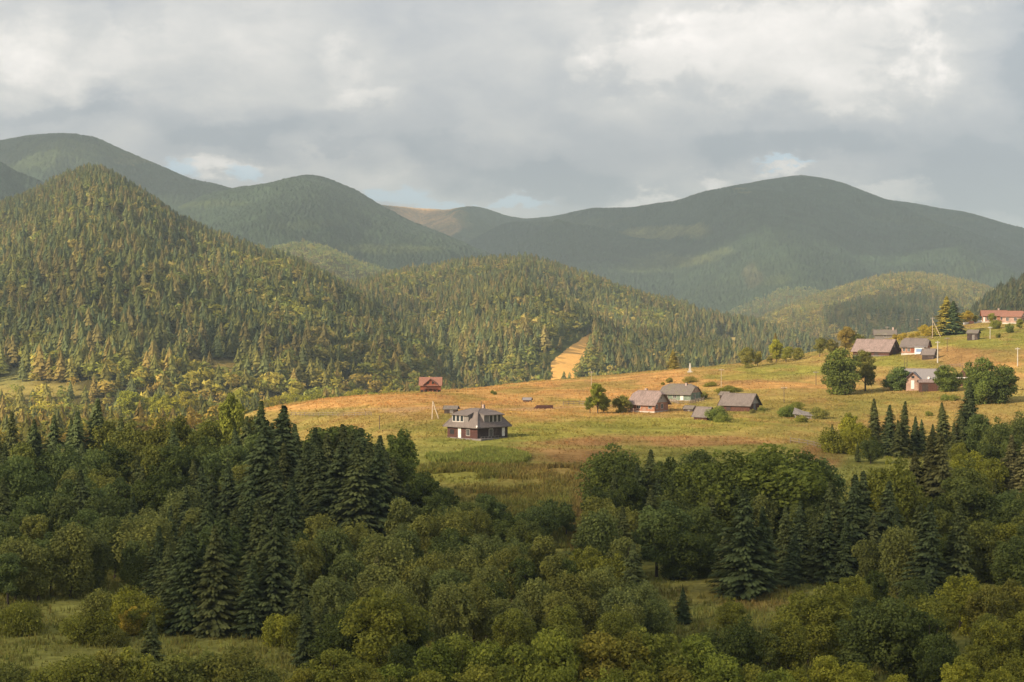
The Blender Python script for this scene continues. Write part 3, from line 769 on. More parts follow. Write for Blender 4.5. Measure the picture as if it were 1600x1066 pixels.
forest(A1, 'forest', 'mixed spruce and broadleaf forest covering the large left hill', solo_y={False: 40, True: 15})
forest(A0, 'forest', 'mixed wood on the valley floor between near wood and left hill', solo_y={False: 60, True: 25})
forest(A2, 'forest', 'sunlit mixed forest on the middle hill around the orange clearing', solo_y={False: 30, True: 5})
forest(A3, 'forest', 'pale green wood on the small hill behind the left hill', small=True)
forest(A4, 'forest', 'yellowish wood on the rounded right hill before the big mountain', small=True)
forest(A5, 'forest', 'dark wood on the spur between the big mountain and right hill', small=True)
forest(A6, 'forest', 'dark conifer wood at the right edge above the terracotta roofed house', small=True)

# ------------------------------------------------------------------ detailed tree prototypes
def frames_to_quads(P, U, Vv):
    """quads centred on P with half axes U and V"""
    n = len(P)
    V = np.stack([P - U - Vv, P + U - Vv * 0.6, P + U * 0.7 + Vv, P - U * 0.8 + Vv * 0.8], 1).reshape(-1, 3)
    return V, np.arange(n * 4).reshape(n, 4)
def unit(a): return a / (np.linalg.norm(a, axis=-1, keepdims=True) + 1e-9)
def tube(pts, rads, sides=6):
    V = []; Fc = []
    pts = [np.array(p, float) for p in pts]
    for i, (p, r) in enumerate(zip(pts, rads)):
        d = unit((pts[min(i + 1, len(pts) - 1)] - pts[max(i - 1, 0)])[None])[0]
        a = np.cross(d, [0.3, 1, 0.1]); a /= np.linalg.norm(a); b = np.cross(d, a)
        for k in range(sides):
            an = 2 * math.pi * k / sides
            V.append(p + (a * math.cos(an) + b * math.sin(an)) * r)
    for i in range(len(pts) - 1):
        for k in range(sides):
            k2 = (k + 1) % sides
            Fc.append((i * sides + k, i * sides + k2, (i + 1) * sides + k2, (i + 1) * sides + k))
    return np.array(V), np.array(Fc)
def join(parts):
    Vs, Fs, off = [], [], 0
    for v, f in parts:
        Vs.append(v); Fs.append(f + off); off += len(v)
    return np.concatenate(Vs), np.concatenate(Fs)
def spruce_meshes(seed, wid=0.165, gap=0.0, low=0.05, droop=0.30):
    """unit-height spruce: whorls of drooping boughs carrying needle sprays"""
    r = np.random.default_rng(seed)
    P, U, Vv, Tn = [], [], [], []
    z = low; k = 0
    H = 1.0
    while z < 0.985:
        f = (z - low) / (1 - low)
        Rz = wid * ((1 - f) ** 0.88) * min(1.0, 0.55 + f * 5) + 0.004
        nb = int(round(9 - 4 * f))
        for j in range(nb):
            if r.random() < gap: continue
            a = 2 * math.pi * (j + 0.6 * r.random()) / nb + k * 0.7
            L = Rz * (0.58 + 0.50 * r.random()) * (1 + 0.30 * math.sin(a * 2 + z * 14 + seed) * math.sin(z * 23 + seed * 1.3) + (0.22 * math.sin(a + seed)))
            if r.random() < 0.05: L *= 0.35
            ca, sa = math.cos(a), math.sin(a)
            ns = max(2, int(L / 0.0105))
            dr = droop * (0.7 + 0.6 * r.random()) * (1 - 0.75 * f)
            tone = 0.3 + 0.5 * r.random()
            for q in range(ns):
                s = (q + 0.5 + 0.4 * (r.random() - 0.5)) / ns
                rad = L * s
                zz = z + 0.012 - dr * rad + 0.35 * dr * rad * s + 0.25 * f * rad
                for sd in (-1, 1):
                    sp = (0.020 + 0.017 * (1 - s)) * (0.8 + 0.5 * r.random()) * (0.28 + 0.72 * (1 - f) ** 0.7)
                    o = sd * sp * 0.75
                    P.append((rad * ca - o * sa, rad * sa + o * ca, zz - 0.006 * r.random()))
                    U.append((ca * 0.011 - sd * sa * sp * 0.5, sa * 0.011 + sd * ca * sp * 0.5, -0.006 - 0.006 * r.random()))
                    Vv.append((ca * 0.0075 + sd * sa * 0.0065, sa * 0.0075 - sd * ca * 0.0065, -0.005 + 0.006 * (r.random() - 0.5)))
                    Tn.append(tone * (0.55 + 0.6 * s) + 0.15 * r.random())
        z += 0.0195 * (1 - 0.35 * f) * (0.85 + 0.3 * r.random()); k += 1
    # the leader
    for q in range(8):
        zz = 0.955 + q * 0.0065
        a = q * 2.4
        P.append((0.003 * math.cos(a), 0.003 * math.sin(a), zz)); U.append((0.004 * math.cos(a), 0.004 * math.sin(a), 0.001)); Vv.append((0, 0, 0.006)); Tn.append(0.6)
    V, Fc = frames_to_quads(np.array(P), np.array(U), np.array(Vv))
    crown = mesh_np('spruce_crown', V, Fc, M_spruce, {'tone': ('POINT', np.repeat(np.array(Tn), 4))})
    tv, tf = tube([(0, 0, -0.05), (0, 0, 0.03), (0.002, 0, 0.4), (0, 0, 0.97)], [0.019, 0.015, 0.009, 0.0015])
    return crown, mesh_np('spruce_trunk', tv, tf, M_bark)
def broad_meshes(seed, wid=0.36, zc=0.58, zr=0.42, lobes=24, per=165, leaf=0.021, trunk=True, upright=0.0, gaps=0.0, fine=0.66):
    """unit-height broadleaf tree: leaf clumps on limbs, with gaps between them"""
    r = np.random.default_rng(seed)
    lobes = int(lobes * 1.25); per = int(per / fine ** 2 * 1.05); leaf = leaf * fine
    Ls = []
    for i in range(lobes):
        d = unit(r.normal(size=(1, 3)))[0]
        az_ = math.atan2(d[1], d[0])
        rad = 0.50 + 0.34 * r.random() if i % 4 else 0.15
        rad *= 1.0 + 0.28 * math.sin(az_ * 2 + seed) * math.cos(d[2] * 3 + seed * 2) + 0.16 * math.sin(az_ * 3 + d[2] * 5 + seed * 1.7)
        zt = d[2] * rad
        taper = 1.0 - 0.35 * max(0, zt) - 0.25 * max(0, -zt)
        c = np.array([d[0] * rad * wid * taper, d[1] * rad * wid * taper, zc + zt * zr])
        lr = wid * (0.26 + 0.21 * r.random())
        Ls.append((c, lr, r.random()))
    # outlying sprigs break the outline
    for i in range(lobes // 2):
        d = unit(r.normal(size=(1, 3)))[0]; d[2] = abs(d[2]) * (1 if r.random() < 0.75 else -0.6)
        c = np.array([d[0] * wid * 0.88, d[1] * wid * 0.88, zc + d[2] * zr * 0.90])
        Ls.append((c, wid * (0.12 + 0.10 * r.random()), r.random()))
    P, U, Vv, Tn = [], [], [], []
    for (c, lr, tn) in Ls:
        n = int(per * (lr / (wid * 0.4)) ** 2)
        d = unit(r.normal(size=(n, 3)))
        rr = lr * (0.55 + 0.5 * r.random(n) ** 0.6)
        bump = 1 + 0.25 * np.sin(d[:, 0] * 7 + tn * 9) * np.sin(d[:, 1] * 6 + tn * 5) * np.cos(d[:, 2] * 6)
        pnt = c + d * (rr * bump)[:, None] * np.array([1, 1, 0.80 + upright])
        nrm = unit(d + 0.75 * r.normal(size=(n, 3)) + np.array([0, 0, 0.4]))
        u = unit(np.cross(nrm, r.normal(size=(n, 3)))); v = np.cross(nrm, u)
        s = leaf * (0.55 + 0.75 * r.random((n, 1)))
        P.append(pnt); U.append(u * s); Vv.append(v * s * (0.75 + upright)); Tn.append(0.25 + 0.45 * tn * np.ones(n) + 0.35 * (r.random(n) - 0.3))
    P = np.concatenate(P); U = np.concatenate(U); Vv = np.concatenate(Vv); Tn = np.clip(np.concatenate(Tn), 0, 1.3)
    k = P[:, 2] > 0.0
    P, U, Vv, Tn = P[k], U[k], Vv[k], Tn[k]
    if gaps:
        k = fbm(P[:, 0] * 9 + seed, P[:, 2] * 9 + P[:, 1] * 5, seed, 2) < 1 - gaps * 2 - 0.25 + 0.5
        P, U, Vv, Tn = P[k], U[k], Vv[k], Tn[k]
    V, Fc = frames_to_quads(P, U, Vv)
    crown = mesh_np('leaf_crown', V, Fc, M_leaf, {'tone': ('POINT', np.repeat(Tn, 4))})
    parts = [tube([(0, 0, -0.06), (0, 0, 0.05), (0.006, 0.004, 0.3), (0.0, 0.01, 0.62), (0.004, 0, 0.82)], [0.030, 0.022, 0.017, 0.010, 0.003])]
    for (c, lr, tn) in Ls[:12]:
        z0 = max(0.12, c[2] * 0.5)
        parts.append(tube([(0.004, 0.004, z0), tuple(c * np.array([0.5, 0.5, 0.5]) + np.array([0, 0, z0 * 0.5 + 0.02])), tuple(c)], [0.011, 0.007, 0.002], 4))
    tv, tf = join(parts)
    return crown, mesh_np('limbed_trunk', tv, tf, M_bark)
KIT = {
    's': [spruce_meshes(1, 0.23), spruce_meshes(2, 0.21, 0.04), spruce_meshes(3, 0.265, 0.05, 0.03, 0.4), spruce_meshes(4, 0.19, 0.12, 0.06), spruce_meshes(5, 0.245, 0.02, 0.02, 0.35), spruce_meshes(6, 0.22, 0.20, 0.06, 0.5)],
    'b': [broad_meshes(11), broad_meshes(12, 0.33, 0.52, 0.48, 24), broad_meshes(13, 0.42, 0.50, 0.50, 32, 150), broad_meshes(14, 0.30, 0.57, 0.43, 20), broad_meshes(15, 0.38, 0.49, 0.51, 30), broad_meshes(16, 0.38, 0.46, 0.54, 46, 150)],
    'w': [broad_meshes(21, 0.34, 0.52, 0.48, 30, 150, 0.018, upright=0.35), broad_meshes(22, 0.28, 0.52, 0.48, 24, 150, 0.018, upright=0.45), broad_meshes(23, 0.40, 0.50, 0.50, 34, 130, 0.018, upright=0.3)],
    'u': [broad_meshes(31, 0.75, 0.45, 0.55, 26, 150, 0.042), broad_meshes(32, 0.60, 0.45, 0.55, 24, 150, 0.042), broad_meshes(33, 0.95, 0.42, 0.58, 30, 140, 0.045)],
}
NAMES = {'s': 'spruce_tree', 'b': 'broadleaf_tree', 'w': 'willow_tree', 'u': 'bush'}
KINDW = {'s': 'spruce', 'b': 'broadleaf tree', 'w': 'willow', 'u': 'bush'}
TINT = {   # object colours: the tree's own leaf colour
    's': [(0.85, 0.9, 0.85), (0.72, 0.80, 0.75), (1.0, 1.0, 0.85), (0.8, 0.88, 0.85), (1.05, 1.0, 0.85)],
    'b': [(0.62, 0.72, 0.72), (0.78, 0.84, 0.8), (0.88, 0.92, 0.8), (0.58, 0.68, 0.7)],
    'w': [(0.95, 1.02, 1.15), (1.1, 1.1, 1.1), (0.82, 0.92, 1.0), (1.15, 1.1, 0.95)],
    'u': [(0.9, 0.92, 0.8), (1.05, 1.0, 0.8), (0.8, 0.85, 0.8), (1.1, 1.0, 0.8)]}
TREES = []   # every tree waits here for its label
def plant(kind, x, y, z, h, tint=None, wide=1.0, region=None, variant=None, word=None):
    TREES.append(dict(k=kind, x=x, y=y, z=z, h=h, tint=tint, wide=wide, reg=region, var=variant, word=word))
def TP(kind, px, top, base, tint=None, wide=1.0, region=None, variant=None, Y=None, word=None):
    """stand a tree on the ground point seen at (px, base), as tall as it reaches in the photo"""
    if Y is None:
        x, y, z = G(px, base) if base < 1078 else (None, None, None)
        if x is None:
            y = 180 - (base - 1078) * 0.34; x = (px - 800) / F * y; z = gz(x, y)
    else:
        y = Y; x = (px - 800) / F * y; z = gz(x, y)
    ztop = ray(px, top, y)[2]
    h = max(ztop - z, 1.2)
    plant(kind, x, y, z, h, tint, wide, region, variant, word)
    return h
BR = (1.15, 1.12, 0.72); BR2 = (1.5, 1.42, 0.75); YE = (2.1, 1.55, 0.9); BRN = (1.25, 1.05, 0.9); BLU = (0.70, 0.85, 0.95); DK = (0.52, 0.62, 0.6)
# --- left wood, back to front
for r_ in [(18, 642, 760), (52, 655, 765), (82, 648, 765), (118, 642, 762), (150, 622, 760), (188, 652, 765), (408, 626, 760), (462, 662, 790), (385, 650, 765), (425, 660, 790), (368, 668, 775)]:
    TP('s', *r_)
TP('s', 440, 634, 815, wide=1.25, variant=2); TP('s', 400, 690, 830); TP('s', 445, 690, 850)
for r_ in [(490, 668, 800), (515, 676, 815), (536, 662, 805), (560, 668, 815), (578, 690, 830), (592, 680, 805), (548, 716, 845), (520, 728, 848), (606, 705, 832), (480, 700, 830)]:
    TP('s', *r_, wide=1.2)
for r_ in [(478, 690, 850), (415, 655, 850), (432, 715, 880), (502, 690, 855), (560, 688, 862), (588, 696, 858), (530, 690, 862), (350, 800, 950), (410, 840, 965), (288, 835, 965), (456, 745, 900), (392, 740, 890), (322, 770, 900), (360, 720, 850), (545, 674, 800), (522, 672, 790), (612, 715, 850), (262, 845, 950)]:
    TP('s', *r_, wide=1.15)
TP('b', 540, 660, 790, DK, 1.5); TP('b', 505, 668, 780, DK, 1.2)
TP('b', 626, 668, 800, (0.8, 0.95, 0.8), 0.8, variant=3); TP('b', 612, 700, 815, DK); TP('s', 640, 755, 842, wide=1.3); TP('s', 600, 745, 842)
TP('b', 352, 612, 745, (0.9, 0.95, 0.65), 0.62, variant=3); TP('b', 405, 672, 780, BLU); TP('b', 392, 648, 740, BR, 0.8)
for r_ in [(215, 655, 765, (0.72, 0.74, 0.6)), (250, 652, 765, (0.75, 0.74, 0.55)), (285, 648, 765, (0.68, 0.7, 0.55)), (318, 652, 768, (0.66, 0.7, 0.55)), (30, 690, 800, None), (12, 705, 850, BLU), (62, 700, 800, DK),
           (98, 690, 800, BLU), (140, 695, 810, BLU), (172, 690, 800, DK), (205, 690, 790, (0.75, 0.76, 0.65)), (240, 690, 800, (0.75, 0.76, 0.6)), (272, 690, 800, DK), (300, 690, 790, DK), (335, 680, 790, DK),
           (355, 690, 800, BLU), (165, 655, 760, (0.85, 0.85, 0.65)), (70, 745, 850, BLU), (125, 740, 850, BLU), (36, 770, 870, BLU), (185, 745, 840, BLU), (225, 740, 840, DK), (260, 735, 840, DK), (375, 745, 830, BLU)]:
    TP('b', r_[0], r_[1], r_[2], r_[3])
for r_ in [(305, 716, 832), (330, 738, 852), (282, 735, 838), (205, 770, 880), (248, 820, 942), (268, 790, 900), (300, 815, 988), (335, 820, 990), (318, 850, 985), (366, 790, 900), (395, 868, 995), (425, 800, 992),
           (452, 822, 960), (378, 765, 870), (475, 932, 1046), (505, 942, 1042), (290, 760, 870), (420, 745, 870), (345, 790, 905), (240, 955, 1060), (405, 800, 930), (470, 790, 900)]:
    TP('s', *r_)
for r_ in [(350, 750, 835), (180, 800, 905), (110, 815, 935), (60, 845, 940), (150, 918, 1002), (25, 838, 940), (150, 830, 925), (95, 770, 880), (160, 770, 880), (230, 790, 880), (55, 800, 895), (205, 840, 925), (225, 800, 890)]:
    TP('w', *r_)
for r_ in [(128, 790, 900), (20, 790, 890), (80, 830, 925), (345, 810, 930), (12, 860, 945), (330, 745, 830)]: TP('b', *r_, BLU)
for r_ in [(30, 942, 992, BR), (232, 940, 992, BR), (200, 925, 975, BR2), (212, 948, 992, YE), (365, 945, 990, BR2), (442, 960, 1008, BR2), (180, 985, 1010, None), (262, 950, 985, BR), (138, 955, 1005, BR)]:
    TP('u', r_[0], r_[1], r_[2], r_[3])
for r_ in [(320, 1018, 1085, None), (362, 1025, 1088, None), (270, 1022, 1090, None), (205, 1012, 1080, BR), (160, 1015, 1085, None), (60, 1045, 1090, None), (110, 1030, 1090, BR), (20, 1045, 1090, None), (400, 1045, 1092, None), (230, 1040, 1092, BR)]:
    TP('u', r_[0], r_[1], r_[2], r_[3])
# --- thicket below the timber house
for r_ in [(520, 822, 942), (560, 812, 930), (480, 838, 950), (602, 830, 952), (640, 822, 930), (662, 800, 905), (512, 895, 1010), (640, 948, 1040), (700, 908, 1030), (740, 900, 1010), (680, 860, 960), (722, 850, 945), (772, 880, 992),
           (760, 832, 925), (800, 850, 955), (700, 790, 882), (655, 785, 872), (840, 832, 925), (872, 860, 960), (900, 890, 1000), (830, 900, 1005), (932, 880, 992), (962, 918, 1012), (1000, 905, 1000), (985, 940, 1020), (1025, 932, 1010),
           (540, 860, 970), (590, 880, 990), (655, 880, 985), (620, 905, 1010), (745, 790, 870), (910, 930, 1010), (870, 920, 1015), (790, 930, 1020), (500, 800, 900), (460, 860, 960)]:
    TP('w', *r_)
for r_ in [(732, 780, 865, None), (682, 768, 862, None), (792, 800, 880, DK), (822, 795, 860, BLU), (860, 778, 838, BLU), (885, 783, 842, BLU), (650, 735, 830, DK), (670, 745, 840, DK), (595, 912, 1060, BR), (545, 932, 1050, DK), (650, 960, 1050, DK), (760, 905, 1000, DK), (880, 870, 960, DK), (960, 860, 950, BR), (810, 870, 960, DK), (700, 820, 910, DK), (920, 850, 940, BR), (760, 770, 850, BLU), (700, 760, 830, None), (840, 780, 850, BLU), (785, 780, 845, BLU)]:
    TP('b', r_[0], r_[1], r_[2], r_[3])
TP('s', 590, 868, 975, BRN); TP('s', 470, 880, 1000); TP('b', 632, 1000, 1090, DK); TP('s', 1068, 917, 975, DK, 1.3)
TP('s', 705, 800, 880); TP('u', 660, 742, 765, DK)
# --- grove right of centre
TP('b', 955, 690, 800, (0.85, 0.95, 0.8), 1.15, variant=2); TP('b', 932, 758, 835, None); TP('w', 965, 788, 885); TP('s', 1015, 702, 800, wide=1.2); TP('s', 998, 722, 815); TP('b', 1045, 712, 805, DK)
TP('b', 1072, 722, 830, DK); TP('b', 1092, 702, 820, None); TP('b', 1122, 700, 848, (0.9, 1.0, 0.75), 1.35, variant=2); TP('b', 1148, 722, 840, None); TP('b', 1026, 780, 902, BLU, 1.1); TP('b', 1060, 800, 905, DK)
TP('w', 990, 795, 895); TP('b', 1100, 828, 902, DK); TP('s', 1130, 830, 908); TP('s', 1166, 764, 932, wide=1.35, variant=2); TP('s', 1192, 790, 925); TP('b', 1218, 690, 850, (0.9, 1.0, 0.7), 1.3, variant=4)
TP('b', 1243, 700, 842, DK); TP('b', 1266, 710, 832, BLU); TP('b', 1192, 700, 800, BR, 0.9); TP('b', 985, 740, 830, DK); TP('b', 940, 720, 800, DK); TP('b', 1160, 760, 860, DK)
for r_ in [(1250, 780, 902), (1276, 798, 912), (1226, 790, 895), (1303, 750, 902), (1330, 740, 908), (1352, 735, 900), (1290, 790, 912), (1362, 800, 912), (1402, 790, 908), (1430, 800, 905), (1240, 830, 918), (1320, 810, 915), (1205, 820, 910), (1380, 830, 915)]:
    TP('s', *r_)
TP('s', 1450, 680, 850, BRN, variant=5); TP('s', 1474, 676, 852, BRN, variant=5); TP('s', 1432, 705, 850, BRN); TP('b', 1385, 708, 870, BR, 0.9, variant=2); TP('b', 1370, 730, 870, BR, 0.7)
for r_ in [(1500, 740, 862, None), (1470, 795, 885, None), (1520, 702, 790, BR2), (1548, 712, 800, BR), (1590, 760, 850, BLU), (1540, 805, 910, None), (1575, 812, 912, BR), (1512, 830, 905, DK), (1600, 830, 930, None), (1530, 760, 860, DK), (1560, 765, 860, BLU), (1450, 850, 915, DK), (1490, 830, 905, DK)]:
    TP('b', r_[0], r_[1], r_[2], r_[3])
for r_ in [(1580, 678, 800), (1600, 690, 812), (1562, 715, 800)]: TP('s', *r_, (1.9, 1.5, 1.4), variant=5)
# --- behind the right wood, at the edge of the meadow
for r_ in [(1368, 622, 705), (1388, 632, 712), (1412, 626, 714), (1402, 655, 715), (1428, 650, 712), (1472, 628, 705), (1440, 655, 705), (1456, 662, 712), (1340, 690, 722), (1300, 662, 706), (1490, 660, 715)]:
    TP('s', *r_)
TP('s', 1517, 598, 712, (0.75, 0.8, 0.8), 1.2); TP('s', 1503, 640, 715); TP('b', 1535, 645, 722, BLU); TP('b', 1562, 650, 730, (0.9, 1.0, 1.0)); TP('b', 1592, 640, 722, (1.0, 1.05, 1.1)); TP('b', 1545, 690, 735, None)
TP('b', 1322, 643, 706, BR2, 1.1); TP('b', 1342, 658, 712, BR2); TP('u', 1306, 672, 706, BR); TP('b', 1360, 680, 725, None); TP('b', 1585, 680, 740, None); TP('b', 1500, 690, 740, BR)
# --- lower right corner
for r_ in [(1300, 905, 1030, BR), (1262, 920, 1040, BR), (1400, 926, 1072, None), (1352, 942, 1068, None), (1452, 952, 1072, DK), (1500, 893, 990, BR2), (1478, 930, 1012, BR), (1542, 908, 1010, (1.2, 1.08, 0.85)), (1582, 900, 1000, (1.15, 1.05, 0.8)),
           (1600, 950, 1050, (1.2, 1.15, 0.7)), (1562, 962, 1062, (1.25, 1.2, 0.7)), (1530, 1000, 1090, BR), (1112, 980, 1062, None), (1162, 960, 1070, DK), (1200, 980, 1070, None), (1232, 960, 1062, BR), (1430, 900, 980, None), (1330, 895, 980, BR), (1370, 890, 960, DK),
           (1600, 1010, 1100, BR), (1140, 930, 990, BR), (1470, 985, 1085, DK)]:
    TP('b', r_[0], r_[1], r_[2], r_[3])
for r_ in [(1290, 1020, 1110), (1245, 1038, 1115), (1500, 1022, 1110), (1570, 1040, 1120), (1340, 1030, 1115), (1410, 1048, 1120)]: TP('b', *r_, BR2)
# --- bright bank along the bottom
for r_ in [(520, 1008, 1125), (475, 1040, 1130), (565, 1030, 1130), (622, 1030, 1135), (680, 1000, 1130), (722, 984, 1122), (762, 990, 1122), (802, 1000, 1130), (862, 972, 1130), (902, 990, 1122), (942, 980, 1130), (985, 984, 1130),
           (1030, 980, 1122), (1075, 990, 1120), (1122, 1012, 1130), (1170, 1030, 1130), (590, 1045, 1140), (830, 1010, 1130), (745, 1030, 1150), (890, 1035, 1150), (1000, 1030, 1150), (660, 1040, 1150), (1210, 1040, 1140), (960, 1040, 1150), (1060, 1040, 1150)]:
    TP('b', r_[0], r_[1], r_[2], (0.98 + 0.27 * random.random(), 1.04 + 0.16 * random.random(), 0.72), region='bank')
# --- trees and shrubs standing in the meadow
def MT(kind, px, top, base, label, tint=None, wide=1.0, variant=None, Y=None, group=None, cat=None):
    TP(kind, px, top, base, tint, wide, ('own', label, group), variant, Y)
MT('b', 1313, 540, 617, 'large round dark green tree standing alone left of the grey roofed house', (0.62, 0.72, 0.6), 1.02, 5)
MT('b', 1352, 546, 611, 'slimmer tree just right of the large round meadow tree', (0.85, 0.8, 0.7), 0.80, 1)
MT('b', 1405, 570, 610, 'bluish round tree in front of the grey roofed house', (0.62, 0.8, 0.85), 1.25, 5)
MT('b', 1480, 568, 612, 'spreading tree between the grey roofed house and wooden kiosk', (0.62, 0.75, 0.6), 1.3, 5)
MT('b', 1527, 553, 632, 'tall pointed dark tree right of the wooden kiosk', (0.55, 0.68, 0.6), 0.88, 5)
MT('b', 1558, 566, 630, 'broad dark tree joined to the tall pointed tree at right', (0.5, 0.62, 0.55), 1.3, 5)
MT('b', 1580, 588, 612, 'small brownish tree right of the broad dark tree', (1.3, 0.9, 0.9), 1.0)
MT('s', 1478, 463, 523, 'pointed conifer tinted sunlit yellow, left one of the pair on the upper right field', (2.6, 1.9, 0.9), 2.1, 4)  # sunlit left half of the pair put into a yellow tint
MT('s', 1489, 470, 523, 'conifer tinted dark as shaded side, right one of the pair on the upper right field', (0.7, 0.85, 0.9), 1.8, 2)  # shaded right half of the pair put into a dark tint
MT('b', 934, 597, 646, 'tallest green tree of the orchard beside the pink roofed house', (1.1, 1.15, 0.7), 0.9, 1)
MT('b', 922, 618, 646, 'round low tree at the left end of the orchard', (0.9, 1.0, 0.8), 1.2)
MT('b', 943, 617, 645, 'green tree second from the right in the orchard row by pink roofed house', (1.0, 1.05, 0.8), 1.2)
MT('b', 970, 616, 645, 'broad orchard tree nearest the left wall of pink roofed house', (1.1, 1.05, 0.9), 1.5, 4)
MT('b', 990, 620, 640, 'low tree touching the left corner of the pink roofed house', (1.2, 1.1, 0.9), 1.3)
for q, (px, top, base, wd, tn, ds) in enumerate([
        (1167, 541, 575, 1.1, (1.1, 1.0, 0.9), 'round tree on the meadow crest above the green strip'), (1184, 548, 572, 1.0, (1.7, 1.4, 0.9), 'yellowish shrub just right of the round crest tree'),
        (1203, 556, 568, 1.6, (1.2, 1.0, 0.9), 'low spreading shrub under the crest between two round trees'), (1213, 528, 566, 0.9, BR2, 'taller bright tree in the middle of the crest row'),
        (1228, 540, 566, 1.1, BR, 'bright round tree right of the tallest crest row tree'), (1246, 541, 562, 1.2, (1.2, 1.1, 0.9), 'round green tree near the right end of the crest row'),
        (1281, 526, 558, 1.15, (0.95, 0.9, 0.9), 'dark round tree left of the long barn on the skyline'), (1321, 508, 548, 0.9, (1.3, 0.95, 0.9), 'brownish tall tree behind the large round meadow tree'),
        (1340, 520, 546, 1.2, (0.9, 0.9, 0.9), 'dark tree touching the left end of the long barn'), (1300, 528, 552, 1.0, (1.1, 0.95, 0.9), 'short dark tree between skyline round tree and brownish tall tree')]):
    MT('b', px, top, base, ds, tn, wd)
MT('s', 1051, 546, 585, 'single small pointed tree on the crest above the green walled house', (2.6, 1.8, 0.9), 1.7, 4, Y=760)
MT('s', 1210, 520, 568, 'thin pointed tree rising behind the crest row', (2.2, 1.5, 1.0), 1.0, 1, Y=800)
MT('b', 1500, 488, 504, 'pale tree on the ridge right of the conifer pair', YE, 1.1); MT('b', 1511, 484, 503, 'second pale tree on the ridge left of the terracotta roofed house', YE, 1.1)
MT('b', 1524, 492, 503, 'small round pale tree beside the terracotta roofed house wall', BR2, 1.2)
MT('b', 1549, 488, 505, 'green garden tree in front of the terracotta roofed house', (1.2, 1.15, 0.8), 1.2)
MT('u', 1556, 500, 514, 'round garden bush below the terracotta roofed house', (1.1, 1.1, 0.9), 1.0)
MT('u', 1577, 505, 520, 'dark garden bush at the right below the smaller terracotta roof', (0.9, 1.0, 0.9), 0.9); MT('b', 1594, 497, 515, 'garden tree at the right picture edge by the smaller terracotta roof', (1.1, 1.1, 0.9), 1.2)
MT('u', 1560, 520, 528, 'small shrub on the green field right of the lone hut', (1.1, 1.1, 0.8), 1.0)
for q, (px, top, base, tn, ds) in enumerate([(1444, 506, 525, YE, 'yellow tree by the braced pole on the skyline'), (1425, 520, 530, YE, 'golden shrub in the skyline row left of the braced pole'), (1412, 519, 531, YE, 'golden shrub behind the colourful house roof'), (1455, 508, 525, YE, 'golden tree left of the conifer pair')]):
    MT('b', px, top, base, ds, tn, 1.2)
MT('u', 1120, 636, 658, 'dark bush growing against the right side of the small hut', (0.75, 0.9, 0.8), 0.9); MT('u', 1128, 646, 660, 'low trailing bush at the foot of the small hut', (0.9, 1.0, 0.8), 1.0)
MT('u', 1190, 634, 643, 'low bush at the right corner of the brown barn', (1.0, 1.0, 0.9), 1.3); MT('u', 1176, 640, 646, 'grey green bush under the gable of brown barn', (1.1, 1.0, 1.2), 1.2)
MT('u', 1230, 634, 652, 'dark round bush at the left of the collapsed hut', (0.7, 0.85, 0.7), 0.9); MT('u', 1279, 637, 655, 'round bush at the right of the collapsed hut', (0.9, 0.85, 0.8), 0.9); MT('u', 1252, 648, 660, 'low weeds bush in front of the collapsed hut', (1.2, 1.15, 0.8), 1.6); MT('u', 1245, 628, 640, 'small bush behind the collapsed hut', (0.9, 0.9, 0.7), 1.2)
MT('u', 1110, 597, 604, 'low bush right of the green walled house on the slope', (1.2, 1.1, 0.7), 1.9); MT('u', 1142, 603, 613, 'wide hedge bush on the slope above the brown barn', (1.0, 1.0, 0.7), 1.9); MT('u', 1128, 606, 616, 'bush beside the little shed above the brown barn', (1.1, 1.05, 0.7), 1.6)
MT('u', 1068, 614, 626, 'garden bush under the green walled house', (1.0, 1.1, 0.8), 1.1); MT('u', 1085, 612, 624, 'leafy bush at the right front of the green walled house', (1.3, 1.2, 0.8), 1.2); MT('u', 1100, 612, 622, 'garden bush right of the green walled house fence', (1.1, 1.05, 0.8), 1.3)
MT('u', 1046, 590, 598, 'brownish bush behind the green walled roof at left', BRN, 1.0); MT('u', 1078, 588, 598, 'brown bush behind the green walled roof at right', BRN, 1.2); MT('u', 1036, 596, 602, 'tiny shrub left above the green walled roof', (1.3, 1.1, 0.8), 0.9)
MT('u', 769, 609, 615, 'small dark shrub on the crest right of the red house', (0.8, 0.9, 0.7), 0.8); MT('u', 773, 613, 617, 'tiny shrub below the crest shrub', (0.8, 0.9, 0.7), 1.0)
MT('u', 1452, 644, 652, 'row end shrub in the field below the red brown shed', (1.0, 1.0, 0.8), 1.2, Y=470); MT('u', 1478, 616, 626, 'left one of the low shrubs right of the red brown shed', (0.9, 1.0, 0.8), 1.1); MT('u', 1490, 617, 626, 'right one of the low shrubs right of the red brown shed', (1.0, 1.05, 0.8), 1.1)
for px, top, base, ds in ((1399, 521, 533, 'golden shrub at the left end of the skyline row'), (1434, 517, 529, 'golden shrub in the middle of the skyline row'), (1450, 512, 527, 'tall golden shrub near the braced pole foot'), (1406, 523, 533, 'small golden shrub second in the skyline row')):
    MT('b', px, top, base, ds, YE, 1.3)
# --- row of trees at the foot of the left hill, sunlit look put into the tint
for q, px in enumerate(range(205, 640, 21)):
    if 300 < px < 350: continue
    y = 905 + 60 * math.sin(q * 1.7) + (px - 200) * 0.25
    x = (px - 800) / F * y
    z = max(gz(x, y), float(left_hill.h(np.array([x]), np.array([y]))[0]) + CAMZ)
    plant('b', x, y, z, 13.5 + 5 * random.random(), (1.25 + 0.3 * random.random(), 1.2 + 0.2 * random.random(), 0.6), 0.95 + 0.25 * random.random(), 'foot')
